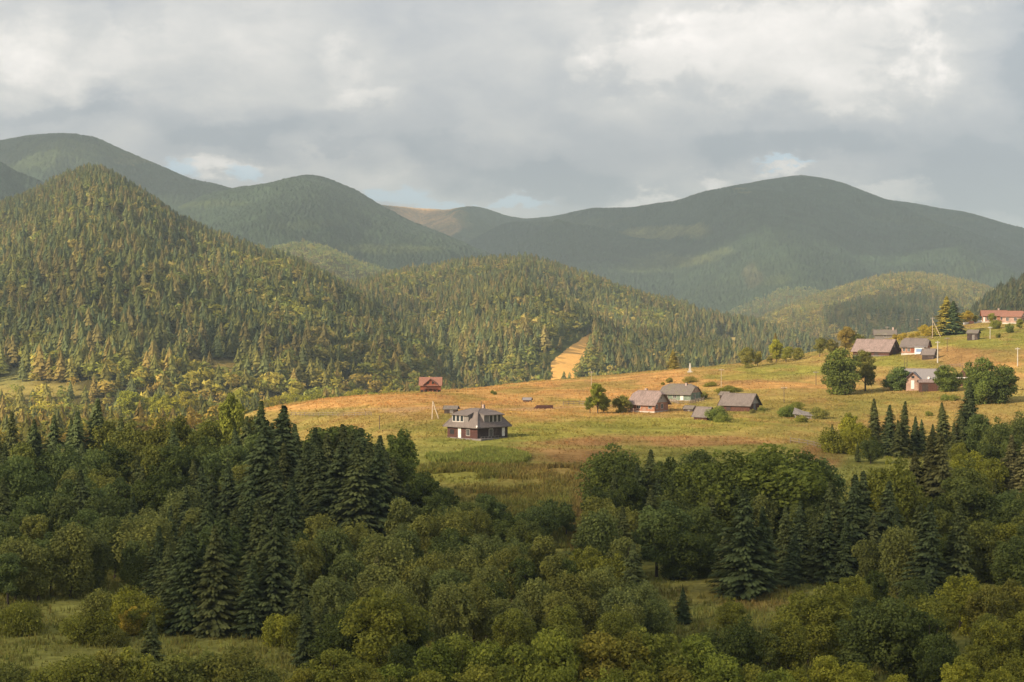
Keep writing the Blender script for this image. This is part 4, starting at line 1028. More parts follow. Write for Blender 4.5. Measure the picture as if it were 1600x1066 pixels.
# --- fill the woods between the hand placed trees
env = lambda px: np.interp(px, [-60, 120, 200, 440, 470, 560, 640, 665, 720, 900, 935, 1000, 1240, 1270, 1300, 1420, 1500, 1700], [650, 650, 665, 665, 690, 690, 700, 775, 795, 800, 730, 735, 720, 770, 770, 715, 705, 700])
openings = [[(-250, 950), (60, 935), (200, 915), (240, 925), (300, 985), (440, 985), (450, 1066), (300, 1090), (-250, 1090)], [(985, 905), (1080, 895), (1230, 915), (1300, 905), (1330, 930), (1190, 962), (1010, 950)],
            [(640, 700), (920, 700), (930, 900), (890, 900), (860, 770), (660, 770)], [(1260, 690), (1370, 690), (1370, 720), (1320, 760), (1270, 800)], [(830, 845), (910, 830), (910, 870), (840, 880)]]
rf = np.random.default_rng(99)
cnt = 0; tries = 0
taken = [(t_['x'], t_['y']) for t_ in TREES]
while cnt < 190 and tries < 9000:
    tries += 1
    px = rf.uniform(-200, 1800); y = rf.uniform(175, 405) if px < 640 or px > 1380 else rf.uniform(180, 345)
    x = (px - 800) / F * y; z = gz(x, y)
    _, pb = to_px(np.array([x]), np.array([y]), np.array([z])); pb = float(pb[0])
    P1 = (np.array([px]), np.array([pb]))
    if any(poly_in(P1[0], P1[1], o_)[0] for o_ in openings): continue
    if y > 340 and 640 < px < 1380: continue
    if min((x - a) ** 2 + (y - b) ** 2 for a, b in taken) < 4.0 ** 2: continue
    kind = rf.choice(['s', 'b', 'w'], p=[0.42, 0.18, 0.40] if px < 480 else [0.10, 0.25, 0.65] if px < 930 else [0.45, 0.30, 0.25])
    if pb > 1000 and kind == 's': kind = 'b'
    h = rf.uniform(6.5, 10.5) if kind != 's' else rf.uniform(8, 13)
    if pb > 960: h *= 0.72
    _, pt = to_px(np.array([x]), np.array([y]), np.array([z + h]))
    pt = float(pt[0])
    if pt < env(px) or pt < 705 and 470 < px < 660: continue
    # do not hide the open grass
    if any(poly_in(np.array([px] * 4), np.linspace(pt + 4, min(pb, 1064), 4), o_).any() for o_ in openings): continue
    if 640 < px < 930 and pt < 790: continue
    tint = None
    if pb > 1010 and px > 450: tint = (1.15, 1.15, 0.8)
    plant(str(kind), x, y, z, h, tint, 1.0 if kind != 's' else 1.05, None)
    taken.append((x, y)); cnt += 1
print('near trees', len(TREES), {k: sum(q['k'] == k for q in TREES) for k in 'sbwu'})

# ------------------------------------------------------------------ labels: every tree is told apart by where it stands
ORD = ['first', 'second', 'third', 'fourth', 'fifth', 'sixth', 'seventh', 'eighth', 'ninth', 'tenth', 'eleventh', 'twelfth', 'thirteenth', 'fourteenth', 'fifteenth', 'sixteenth', 'seventeenth', 'eighteenth', 'nineteenth', 'twentieth']
def region_of(px, pb):
    if pb > 1040:
        return ('bottom edge below lower left grass' if px < 450 else 'bottom bank, left part' if px < 700 else 'bottom bank, middle part' if px < 960 else 'bottom bank, right part' if px < 1240 else 'lower right corner')
    if px < 480:
        if pb < 778: return 'back row of the left wood' if px < 230 else 'back row of left wood near meadow'
        if pb < 850: return 'middle of the left wood, far left' if px < 240 else 'middle of the left wood'
        if pb < 935: return 'front of the left wood, far left' if px < 240 else 'front of the left wood'
        return 'edge of the lower left grass'
    if px < 700 and pb < 860: return 'clump below left of timber house'
    if px < 930:
        if pb < 900: return 'slope under the timber house'
        if pb < 965: return 'upper thicket under the timber house'
        return 'lower thicket under the timber house' if px < 700 else 'thicket left of the small clearing'
    if px < 1300:
        if pb < 850: return 'grove below the pink roofed house'
        if pb < 935: return 'edge above the small clearing'
        return 'rim below the small clearing'
    if pb < 745: return 'meadow edge behind the right wood'
    if pb < 870: return 'back of the right wood'
    if pb < 935: return 'front of the right wood'
    return 'right thicket below the right wood'
def tone_word(t_):
    k, c = t_['k'], t_['tint']
    if c is None: return {'s': 'dark green', 'b': 'green', 'w': 'grey green', 'u': 'green'}[k]
    if k == 's': return 'brownish' if c[0] > 1.3 else 'dark green'
    if c[0] > 1.8 and c[1] > 1.5: return 'yellow green'
    if c[0] > 1.7: return 'brownish'
    if c[0] > 1.3: return 'light green'
    if c[2] > 1.2: return 'blue green'
    if c[0] < 0.8: return 'very dark'
    return 'green'
groups = {}
for t_ in TREES:
    px, pb = to_px(np.array([t_['x']]), np.array([t_['y']]), np.array([t_['z']])); _, pt = to_px(np.array([t_['x']]), np.array([t_['y']]), np.array([t_['z'] + t_['h']]))
    t_['px'], t_['pb'], t_['pt'] = float(px[0]), float(pb[0]), float(pt[0])
    if isinstance(t_['reg'], tuple): t_['label'] = t_['reg'][1]; t_['grp'] = None; continue
    reg = 'lit row under left hill' if t_['reg'] == 'foot' else region_of(t_['px'], t_['pb'])
    t_['word'] = tone_word(t_); t_['regname'] = reg
    groups.setdefault((t_['k'], t_['word'], reg), []).append(t_)
for (k, word, reg), L in groups.items():
    L.sort(key=lambda q: q['px'])
    for i, t_ in enumerate(L):
        nth = 'only' if len(L) == 1 else ('leftmost' if i == 0 else 'rightmost' if i == len(L) - 1 else ORD[i])
        tail = '' if nth in ('only', 'leftmost', 'rightmost') else ' from left'
        t_['label'] = f"{nth} {word} {KINDW[k]}{tail} in the {reg}"
        t_['grp'] = {'s': 'spruces', 'b': 'broadleaf trees', 'w': 'willows', 'u': 'bushes'}[k] + ' of the near woods'
def grow(t_):
    k = t_['k']
    crown, trunk = KIT[k][t_['var'] if t_['var'] is not None and t_['var'] < len(KIT[k]) else random.randrange(len(KIT[k]))]
    e = empty(NAMES[k], (t_['x'], t_['y'], t_['z'] - 0.12), random.random() * 6.28)
    e['label'] = t_['label']; e['category'] = 'tree' if k != 'u' else 'bush'
    if t_.get('grp'): e['group'] = t_['grp']
    hh = t_['h'] * (1.0 if k != 'u' else 1.0)
    wd = t_['wide'] * (0.93 + 0.14 * random.random()) * (1.22 if k == 's' and t_['wide'] < 1.3 else 1.0)
    c = t_['tint'] or random.choice(TINT[k])
    j = 0.9 + 0.2 * random.random()
    cc = link('crown', crown, e); ax_ = 1 + random.uniform(-0.14, 0.14) * (k != 's'); cc.scale = (hh * wd * ax_, hh * wd / ax_, hh); cc.color = (c[0] * j, c[1] * j, c[2] * j, 1)
    ln_ = 2 if k == 's' else 6; cc.rotation_euler = (R(random.uniform(-ln_, ln_)), R(random.uniform(-ln_, ln_)), 0)
    tt = link('trunk', trunk, e); tt.scale = (hh, hh, hh)
    return e
for t_ in TREES:
    if len(t_['label'].split()) > 16: print('LONG', t_['label'])
    grow(t_)
# the nearest trees of the far woods, each an object of its own (same shapes as the rest of the wood)
FAR = {}
def far_mesh(tm, key, isb):
    if key not in FAR:
        v, f, tn = tm
        FAR[key] = mesh_np('far_crown', v, f, M_far, {'tone': ('POINT', tn)})
    return FAR[key]
m_ = bpy.data.materials.new('far_tree_foliage'); m_.use_nodes = True
t = NT(m_.node_tree); o = t.n('ShaderNodeOutputMaterial'); oi = t.n('ShaderNodeObjectInfo'); at = t.n('ShaderNodeAttribute', attribute_name='tone')
cc = t.n('ShaderNodeCombineColor'); [t.set(cc.inputs[i], at.outputs['Fac']) for i in range(3)]
c_ = t.mix(1.0, oi.outputs['Color'], cc.outputs[0], 'MULTIPLY')
d_ = t.n('ShaderNodeBsdfDiffuse'); t.set(d_.inputs[0], c_); tr_ = t.n('ShaderNodeBsdfTranslucent'); t.set(tr_.inputs[0], c_)
mx_ = t.n('ShaderNodeMixShader'); mx_.inputs[0].default_value = 0.35; t.set(mx_.inputs[1], d_.outputs[0]); t.set(mx_.inputs[2], tr_.outputs[0]); t.set(o.inputs[0], mx_.outputs[0])
M_far = m_
for fi, (nm, A) in enumerate(SOLO.items()):
    hill_word = ['left', 'valley', 'middle'][fi]
    for i in range(len(A['h'])):
        isb = bool(A['b'][i]); k = random.randrange(5)
        me = far_mesh((TR if isb else TS)[k], (isb, k), isb)
        o = link('broadleaf_tree' if isb else 'spruce_tree', me)
        o.location = A['P'][i]; h = float(A['h'][i]); wd = float(A['w'][i]) * h
        o.scale = (wd, wd, h); o.rotation_euler = (0, 0, random.random() * 6.28); o.color = (*[float(q) for q in A['c'][i]], 1)
        o['category'] = 'tree'
        wh = 'on the valley floor behind the left wood' if fi == 1 else f'at the foot of the {hill_word} forested hill'
        o['group'] = f"small far {'broadleaf trees' if isb else 'spruces'} {wh}"
        o['label'] = f"small far {'broadleaf tree' if isb else 'spruce'} {wh}"
# ------------------------------------------------------------------ grass and weeds
def tufts(n, y0, y1, px0, px1, hmin, hmax, wmul, seed, name, label, colour=None, accept=None, blades=4, power=1.0):
    r = np.random.default_rng(seed)
    u = r.random(n); Y = y0 * (y1 / y0) ** (u ** power)
    PX = r.uniform(px0, px1, n); X = (PX - 800) / F * Y
    Z = ground_h(X, Y) + CAMZ
    py = to_px(X, Y, Z)[1]
    k = np.ones(n, bool)
    cl = fbm(X / 6, Y / 9, seed, 3)
    k &= (cl + r.normal(size=n) * 0.25) > -0.15
    if accept is not None: k &= accept(PX, py, X, Y, r)
    X, Y, Z, PX, py = X[k], Y[k], Z[k], PX[k], py[k]; n = len(X)
    C = ground_colour(X, Y, Z) if colour is None else np.array(colour)[None, :].repeat(n, 0)
    C = C * (0.80 + 0.5 * r.random((n, 1))) * (1 + 0.15 * (r.random((n, 3)) - 0.5))
    h = (hmin + (hmax - hmin) * r.random(n) ** 1.6); Vs = []
    for b in range(blades):
        a = r.random(n) * 6.283; lean = r.random(n) * 0.7 * h; w_ = h * wmul * (0.6 + 0.8 * r.random(n))
        ox = (r.random(n) - 0.5) * h * 0.9; oy = (r.random(n) - 0.5) * h * 0.9
        dx, dy = np.cos(a), np.sin(a)
        A_ = np.stack([X + ox - dy * w_, Y + oy + dx * w_, Z - 0.04], 1); B_ = np.stack([X + ox + dy * w_, Y + oy - dx * w_, Z - 0.04], 1)
        T_ = np.stack([X + ox + dx * lean, Y + oy + dy * lean, Z + h * (0.75 + 0.4 * r.random(n))], 1)
        Vs.append(np.stack([A_, B_, T_], 1))
    V = np.stack(Vs, 1).reshape(-1, 3)
    me = mesh_np(name, V, np.arange(len(V)).reshape(-1, 3), M_grass, {'Col': ('POINT', np.repeat(C, blades * 3, 0))})
    tag(link(name, me), label, 'grass', kind='stuff')
tufts(60000, 175, 345, -60, 1660, 0.25, 0.8, 0.16, 201, 'grass', 'olive green tall grass on the shaded valley floor')
tufts(150000, 345, 800, 380, 1660, 0.10, 0.40, 0.30, 202, 'grass', 'dry golden and green grass of the sunlit meadow', power=0.8)
# the patch of tall green weeds in front of the timber house, and rougher growth below it
tufts(52000, 335, 400, 640, 850, 0.5, 1.05, 0.20, 203, 'weeds', 'patch of tall bright green weeds in front of the timber house', (0.27, 0.29, 0.07), accept=lambda px, py, X, Y, r: inell(px + 8 * fbm(X / 5, Y / 5, 9, 3), py + 3 * fbm(X / 5, Y / 5, 8, 3), 762, 716, 64, 13) | inell(px, py, 700, 716, 34, 7))
tufts(60000, 270, 372, 650, 940, 0.4, 1.1, 0.22, 204, 'weeds', 'rough green and brown weeds on the bank above the thicket', None, accept=lambda px, py, X, Y, r: (py > 728) & (fbm(X / 10, Y / 10, 19, 3) > -0.1))
# ------------------------------------------------------------------ buildings
class MB:
    def __init__(s): s.v = []; s.f = []
    def box(s, x0, x1, y0, y1, z0, z1):
        b = len(s.v)
        s.v += [(x, y, z) for z in (z0, z1) for y in (y0, y1) for x in (x0, x1)]
        s.f += [tuple(b + i for i in q) for q in ((0, 2, 3, 1), (4, 5, 7, 6), (0, 1, 5, 4), (2, 6, 7, 3), (0, 4, 6, 2), (1, 3, 7, 5))]
        return s
    def face(s, *pts):
        b = len(s.v); s.v += list(pts); s.f.append(tuple(range(b, b + len(pts)))); return s
    def slab(s, polys, th):
        """closed shell: the polygons on top, the same lowered by th, and the rim"""
        key = {}
        def vid(p, low):
            k = (round(p[0], 4), round(p[1], 4), round(p[2], 4), low)
            if k not in key: key[k] = len(s.v); s.v.append((p[0], p[1], p[2] - (th if low else 0)))
            return key[k]
        edges = {}
        for P in polys:
            top = [vid(p, 0) for p in P]; bot = [vid(p, 1) for p in P]
            s.f.append(tuple(top)); s.f.append(tuple(reversed(bot)))
            for i in range(len(P)):
                a, b = top[i], top[(i + 1) % len(P)]
                edges.setdefault((min(a, b), max(a, b)), []).append((a, b, bot[i], bot[(i + 1) % len(P)]))
        for k, L in edges.items():
            if len(L) == 1:
                a, b, c, d = L[0]; s.f.append((b, a, c, d))
        return s
    def beam(s, p, q, w):
        p = Vector(p); q = Vector(q); d = (q - p).normalized()
        a = d.cross(Vector((0.3, 0.9, 0.2))).normalized() * w; b = d.cross(a).normalized() * w
        k = len(s.v)
        for c in (p, q): s.v += [tuple(c + a + b), tuple(c - a + b), tuple(c - a - b), tuple(c + a - b)]
        s.f += [(k, k+1, k+5, k+4), (k+1, k+2, k+6, k+5), (k+2, k+3, k+7, k+6), (k+3, k, k+4, k+7), (k+3, k+2, k+1, k), (k+4, k+5, k+6, k+7)]
        return s
    def build(s, name, mat, parent=None, loc=None):
        me = bpy.data.meshes.new(name); me.from_pydata([tuple(map(float, p)) for p in s.v], [], s.f); me.materials.append(mat); me.validate(); me.update()
        o = link(name, me, parent)
        if loc: o.location = loc
        return o
def site(px, py, yaw, name, label, cat, group=None, Y=None, sink=0.0, half=4.0):
    if Y is None: x, y, z = G(px, py)
    else: y = Y; x = (px - 800) / F * y; z = gz(x, y)
    z = min(gz(x + a, y + b) for a in (-half * 0.6, 0, half * 0.6) for b in (-half * 0.5, 0, half * 0.5)) * 0.5 + z * 0.5
    e = empty(name, (x, y, z - sink), R(yaw))
    tag(e, label, cat, group)
    return e
def roof_polys(L, W, ze, zr, hx, zh, ov, ovx=None):
    """gable, half hipped or hipped roof with its ridge along x"""
    ovx = ov if ovx is None else ovx
    sl = (zr - ze) / (W / 2)
    X = L / 2 + ovx; Yv = W / 2 + ov; z0 = ze - sl * ov
    yb = Yv * (1 - (zh - z0) / (zr - z0)) if zh < zr else 0.0
    xr = X - hx
    if zh >= zr - 1e-6:
        return [[(-X, -Yv, z0), (X, -Yv, z0), (X, 0, zr), (-X, 0, zr)], [(X, Yv, z0), (-X, Yv, z0), (-X, 0, zr), (X, 0, zr)]]
    if yb > Yv - 1e-3:
        return [[(-X, -Yv, z0), (X, -Yv, z0), (xr, 0, zr), (-xr, 0, zr)], [(X, Yv, z0), (-X, Yv, z0), (-xr, 0, zr), (xr, 0, zr)], [(X, -Yv, z0), (X, Yv, z0), (xr, 0, zr)], [(-X, Yv, z0), (-X, -Yv, z0), (-xr, 0, zr)]]
    return [[(-X, -Yv, z0), (X, -Yv, z0), (X, -yb, zh), (xr, 0, zr), (-xr, 0, zr), (-X, -yb, zh)],
            [(X, Yv, z0), (-X, Yv, z0), (-X, yb, zh), (-xr, 0, zr), (xr, 0, zr), (X, yb, zh)],
            [(X, -yb, zh), (X, yb, zh), (xr, 0, zr)], [(-X, yb, zh), (-X, -yb, zh), (-xr, 0, zr)]]
def window(parent, face, u, z, wd, ht, half_l, half_w, trim=None, name='window', bars=1):
    """a window on face F (front, -y), B, R (+x) or L; u runs along the face seen from outside"""
    trim = trim or W_trim
    m = MB(); g = MB(); t_ = 0.07; d = 0.06
    m.box(-wd/2 - t_, wd/2 + t_, -d, 0.02, z - t_, z); m.box(-wd/2 - t_, wd/2 + t_, -d, 0.02, z + ht, z + ht + t_)
    m.box(-wd/2 - t_, -wd/2, -d, 0.02, z, z + ht); m.box(wd/2, wd/2 + t_, -d, 0.02, z, z + ht)
    for k in range(bars):
        x = -wd/2 + wd * (k + 1) / (bars + 1); m.box(x - 0.03, x + 0.03, -d + 0.01, 0.02, z, z + ht)
    g.box(-wd/2, wd/2, -0.02, 0.015, z, z + ht)
    rot = {'F': 0, 'R': 90, 'B': 180, 'L': -90}[face]
    dist = half_w if face in 'FB' else half_l
    o = m.build(name, trim, parent); o.rotation_euler = (0, 0, R(rot))
    o.location = Matrix.Rotation(R(rot), 3, 'Z') @ Vector((u, -dist, 0))
    p = g.build('pane', Glass, o)
    return o
def door(parent, face, u, wd, ht, half_l, half_w, mat, z=0.1):
    m = MB(); m.box(-wd/2, wd/2, -0.05, 0.02, z, z + ht)
    rot = {'F': 0, 'R': 90, 'B': 180, 'L': -90}[face]; dist = half_w if face in 'FB' else half_l
    o = m.build('door', mat, parent); o.rotation_euler = (0, 0, R(rot)); o.location = Matrix.Rotation(R(rot), 3, 'Z') @ Vector((u, -dist, 0))
    h = MB(); h.box(wd/2 - 0.18, wd/2 - 0.10, -0.11, -0.045, z + ht * 0.45, z + ht * 0.5); h.build('handle', Glass, o)
    return o
def simple_house(px, py, yaw, L, W, hw, hr, wall, roof, name, label, cat, gable=None, hx=0.0, zh=1.0, ov=0.5, ovx=None, Y=None, wins=(), doors=(), chimney=None, trim=None, th=0.14, base=True, group=None):
    e = site(px, py, yaw, name, label, cat, group, Y, half=L / 2)
    ze = hw; zr = hw + hr
    zhh = ze + hr * zh if zh < 1 else zr
    m = MB(); m.box(-L/2, L/2, -W/2, W/2, -1.2, ze - 0.03); m.build('wall', wall, e)
    if base:
        b = MB(); b.box(-L/2 - 0.06, L/2 + 0.06, -W/2 - 0.06, W/2 + 0.06, -1.25, 0.28); b.build('plinth', Concrete if wall not in (W_dark, W_grey, W_brown) else W_grey, e)
    # gable boards
    yb = W/2 * (1 - (zhh - ze) / (zr - ze)) if zh < 1 else 0.0
    for sx in (-1, 1):
        gm = MB(); x = sx * (L/2 - 0.02)
        a = [(x, -W/2, ze - 0.03), (x, W/2, ze - 0.03)] + ([(x, yb, zhh - 0.16), (x, -yb, zhh - 0.16)] if zh < 1 else [(x, 0, zr - 0.16)])
        bk = [(x - sx * 0.12, p[1], p[2]) for p in a]
        n = len(a); k = len(gm.v); gm.v += a + bk
        gm.f += [tuple(k + i for i in range(n)), tuple(k + n + i for i in reversed(range(n)))] + [(k + i, k + (i + 1) % n, k + n + (i + 1) % n, k + n + i) for i in range(n)]
        gm.build('gable', gable or wall, e)
    rm = MB(); rm.slab(roof_polys(L, W, ze, zr, hx, zhh, ov, ovx), th); ro = rm.build('roof', roof, e)
    # ridge cap and barge boards
    cp = MB(); xr = L/2 + (ov if ovx is None else ovx) - hx * (zh < 1); cp.box(-xr, xr, -0.13, 0.13, zr - 0.05, zr + 0.06); cp.build('ridge_cap', roof, ro)
    if zh >= 1:
        bb = MB(); X = L/2 + (ov if ovx is None else ovx)
        sl = hr / (W/2)
        for sx in (-1, 1):
            for sy in (-1, 1):
                bb.beam((sx * (X + 0.03), sy * (W/2 + ov), ze - sl * ov - 0.1), (sx * (X + 0.03), 0, zr - 0.1), 0.09)
        bb.build('barge_board', W_dark if roof is not R_terra else W_redhouse, ro)
    for q in wins: window(e, q[0], q[1], q[2], q[3], q[4], L/2, W/2, trim, bars=q[5] if len(q) > 5 else 1)
    for q in doors: door(e, q[0], q[1], q[2], q[3], L/2, W/2, q[4])
    if chimney:
        c = MB(); cx, cy, cw, ct = chimney; c.box(cx - cw/2, cx + cw/2, cy - cw/2, cy + cw/2, ze, ct); c.build('chimney', Brick_stack, ro)
    return e
# -- the timber house in the middle of the meadow: corner towards us, hipped mansard roof, two wide dormers
TH = site(746, 684, -45, 'timber_house', 'dark timber house with grey hipped roof and two wide dormers in mid meadow', 'house', half=5)
TH.scale = (0.9, 0.9, 1.0)
SX, SY = 10.0, 9.6    # right hand wall runs along +y, left hand wall along x
m = MB(); m.box(-SX/2, SX/2, -SY/2, SY/2, -1.0, 2.45); m.build('wall', W_red, TH)
m = MB(); m.box(SX/2 + 0.003, SX/2 + 0.05, -SY/2 - 0.05, SY/2 + 0.02, -1.0, 2.45); o = m.build('wall', W_dark, TH); tag(o, 'boarded right wall with its shaded side put into dark grey brown')  # shaded side of the house laid on as a darker sheet
m = MB(); m.box(-SX/2 - 0.1, SX/2 + 0.12, -SY/2 - 0.1, SY/2 + 0.1, -1.1, 0.2); m.build('plinth', W_grey, TH)
ze, z1, z2, inner, ov = 2.5, 5.55, 6.15, 3.2, 0.75
X, Yv = SX/2 + ov, SY/2 + ov
ix, iy = inner, inner * 0.92
rm = MB()
c0 = [(-X, -Yv, ze), (X, -Yv, ze), (X, Yv, ze), (-X, Yv, ze)]; c1 = [(-ix, -iy, z1), (ix, -iy, z1), (ix, iy, z1), (-ix, iy, z1)]
c2 = [(-ix * 0.42, -0.5, z2), (ix * 0.42, -0.5, z2), (ix * 0.42, 0.5, z2), (-ix * 0.42, 0.5, z2)]
rm.slab([[c0[i], c0[(i+1) % 4], c1[(i+1) % 4], c1[i]] for i in range(4)] + [[c1[i], c1[(i+1) % 4], c2[(i+1) % 4], c2[i]] for i in range(4)] + [c2], 0.16)
ROOF = rm.build('roof', R_grey, TH)
hp = MB()
for i in range(4): hp.beam(c0[i], c1[i], 0.075); hp.beam(c1[i], c2[i], 0.06)
hp.build('hip_cap', R_grey, ROOF)
ch = MB(); ch.box(0.6, 1.1, 0.9, 1.4, 5.2, 6.9); ch.build('chimney', Brick_stack, ROOF)
def dormer(rot, dist, inner_d, u0, u1, zb, zt, nwin, wu, mat):
    """wide dormer growing out of one roof slope; local frame: outward is -y"""
    M3 = Matrix.Rotation(R(rot), 3, 'Z')
    d = MB(); front = -(dist - 0.12)
    d.box(u0, u1, front, -1.2, zb - 0.9, zt); o = d.build('dormer', mat, TH); o.rotation_euler = (0, 0, R(rot))
    r2 = MB(); r2.slab([[(u0 - 0.3, front - 0.5, zt - 0.06), (u1 + 0.3, front - 0.5, zt - 0.06), (u1 + 0.1, -iy + 0.6, z1 + 0.12), (u0 - 0.1, -iy + 0.6, z1 + 0.12)]], 0.13)
    r2.build('dormer_roof', R_grey, o)
    gm = MB()
    for sx, u in ((-1, u0), (1, u1)):
        gm.face((u, front, zt), (u, -iy + 0.3, zt), (u, -iy + 0.3, z1 - 0.02))
    gm.build('cheek', mat, o)
    n = nwin; wd = 0.92; gap = 0.40
    for k in range(n):
        uc_ = wu + (k - (n - 1) / 2) * (wd + gap)
        w_ = MB(); t_ = 0.13
        za, zb2 = zb + 0.12, zt - 0.18
        w_.box(uc_ - wd/2 - t_, uc_ + wd/2 + t_, front - 0.07, front + 0.01, za - t_, za); w_.box(uc_ - wd/2 - t_, uc_ + wd/2 + t_, front - 0.07, front + 0.01, zb2, zb2 + t_)
        w_.box(uc_ - wd/2 - t_, uc_ - wd/2, front - 0.07, front + 0.01, za, zb2); w_.box(uc_ + wd/2, uc_ + wd/2 + t_, front - 0.07, front + 0.01, za, zb2)
        wo = w_.build('window', W_trim, TH); wo.rotation_euler = (0, 0, R(rot))
        g = MB(); g.box(uc_ - wd/2, uc_ + wd/2, front - 0.025, front + 0.005, za, zb2); g.build('pane', Glass, wo)
dormer(0, SY/2, iy, -3.3, 1.9, 3.45, 5.0, 3, -1.55, W_grey)
dormer(90, SX/2, ix, -2.6, 3.3, 3.35, 5.05, 3, 0.9, W_grey)
window(TH, 'F', -3.4, 0.85, 1.3, 1.0, SX/2, SY/2, W_brown); door(TH, 'F', -0.9, 1.0, 2.15, SX/2, SY/2, W_white, 0.15); window(TH, 'F', 1.9, 0.75, 1.1, 1.25, SX/2, SY/2, W_trim)
window(TH, 'R', -0.6, 0.6, 1.15, 1.45, SX/2 + 0.05, SY/2, W_white); door(TH, 'R', 3.4, 0.9, 1.75, SX/2 + 0.05, SY/2, W_white, 0.45)
pr = MB(); pr.box(SX/2 + 0.12, SX/2 + 1.3, -SY/2 - 0.1, 0.9, -0.9, 0.24)
pr.build('terrace', W_grey, TH)
rl = MB(); rl.box(SX/2 + 1.2, SX/2 + 1.28, -SY/2 - 0.1, 0.9, 0.62, 0.70)
for k in range(6): rl.box(SX/2 + 1.2, SX/2 + 1.28, -SY/2 - 0.1 + k * 1.1, -SY/2 - 0.02 + k * 1.1, 0.24, 0.62)
rl.build('railing', W_grey, TH)
sp = MB(); sp.box(X - 0.5, X - 0.1, -Yv + 0.05, -Yv + 0.3, 2.55, 2.95); tag(sp.build('rain_spout', W_white, ROOF))
# -- sheds and houses of the meadow
simple_house(705, 646, -8, 3.0, 2.6, 1.3, 0.6, W_dark, R_old, 'shed', 'low dark shed behind the left corner of the timber house', 'shed', base=False, ov=0.3, doors=[('F', 0.3, 0.9, 1.1, W_grey)])
simple_house(1014, 643, -36, 7.4, 6.6, 2.5, 2.9, W_brick, R_pink, 'brick_house', 'orange brick house with half hipped pinkish roof beside the orchard', 'house', gable=W_pale, hx=1.1, zh=0.72, ov=0.7,
             wins=[('R', 0.3, 0.95, 1.0, 1.1), ('R', -2.2, 0.95, 0.8, 1.0), ('F', -1.0, 0.95, 1.0, 1.1), ('F', 2.4, 0.95, 1.0, 1.1), ('R', 0.0, 3.3, 0.6, 0.6)], doors=[('F', -3.0, 0.9, 1.9, W_pinkish)], chimney=(-1.2, 0.6, 0.6, 5.9))
simple_house(1063, 625, -30, 9.4, 6.6, 2.3, 2.3, W_green, R_old, 'green_house', 'green walled house with mossy grey hipped roof behind the orchard', 'house', gable=W_pinkish, hx=1.6, zh=0.62, ov=0.7, ovx=0.3,
             wins=[('F', -2.8, 0.8, 0.9, 1.0), ('F', -0.2, 0.8, 0.9, 1.0), ('R', -0.8, 0.8, 0.9, 1.0), ('R', 0, 2.95, 0.5, 0.5)], doors=[('F', 2.0, 0.9, 1.85, W_white)], chimney=(2.0, -0.4, 0.5, 4.9))
simple_house(1156, 641, -33, 8.2, 5.6, 1.9, 2.5, W_brown, R_grey, 'barn', 'brown boarded barn with plain grey gabled roof right of the green walled house', 'barn', gable=W_pale, ov=0.55, base=False, doors=[('F', -1.8, 1.2, 1.5, W_dark), ('R', 0.0, 1.3, 1.6, W_grey)])
simple_house(1133, 622, -33, 2.4, 2.2, 1.1, 0.7, W_dark, R_old, 'shed', 'little dark shed peeping over the left end of the brown barn', 'shed', base=False, ov=0.3, doors=[('F', 0, 0.8, 1.0, W_grey)])
simple_house(1100, 656, -42, 3.8, 3.0, 1.3, 1.8, W_brown, R_grey, 'hut', 'small brown hut with steep grey roof beside a dark bush', 'hut', gable=W_pale, base=False, ov=0.45, doors=[('R', 0, 0.9, 1.2, W_dark)])
simple_house(1078, 643, -35, 2.6, 1.9, 0.9, 0.6, W_dark, R_old, 'shed', 'tiny low dark shed in the grass left of the small brown hut', 'shed', base=False, ov=0.25, doors=[('F', 0.2, 0.6, 0.8, W_grey)])
simple_house(824, 628, -12, 2.2, 1.4, 0.75, 0.45, W_brown, R_slate, 'feeding_shed', 'very small low shed with pale roof in the orange field behind the timber house', 'shed', base=False, ov=0.2, doors=[('F', 0.0, 0.6, 0.6, W_dark)])
# collapsed hut
e = site(1262, 654, -14, 'collapsed_hut', 'collapsed grey hut with sagging roof between two round bushes', 'hut', half=3)
m = MB()
for k in range(11):
    x = -3.0 + k * 0.6; m.box(x, x + 0.5, -1.25, -1.13, -0.6, 1.35 - 0.08 * k + 0.12 * ((k * 7) % 3))
m.box(-3.0, -2.88, -1.1, 1.3, -0.6, 1.5); m.box(3.0, 3.12, -1.1, 1.3, -0.6, 0.75)
m.build('wall', W_grey, e)
m = MB(); m.slab([[(-3.5, -1.6, 1.25), (-1.0, -1.7, 0.95), (-0.8, 0.2, 1.75), (-3.2, 0.1, 2.65)], [(-1.0, -1.7, 0.95), (1.3, -1.6, 0.85), (1.2, 0.3, 1.45), (-0.8, 0.2, 1.75)], [(1.3, -1.6, 0.85), (3.3, -1.5, 0.55), (3.2, 0.4, 1.15), (1.2, 0.3, 1.45)]], 0.1)
m.build('roof', W_grey, e)
m = MB(); m.box(-2.7, -1.7, -1.31, -1.26, -0.2, 1.0); m.build('doorway', W_dark, e)
m = MB(); m.beam((3.9, -1.0, -0.5), (4.0, -1.0, 1.5), 0.07); m.build('post', PoleWood, e)
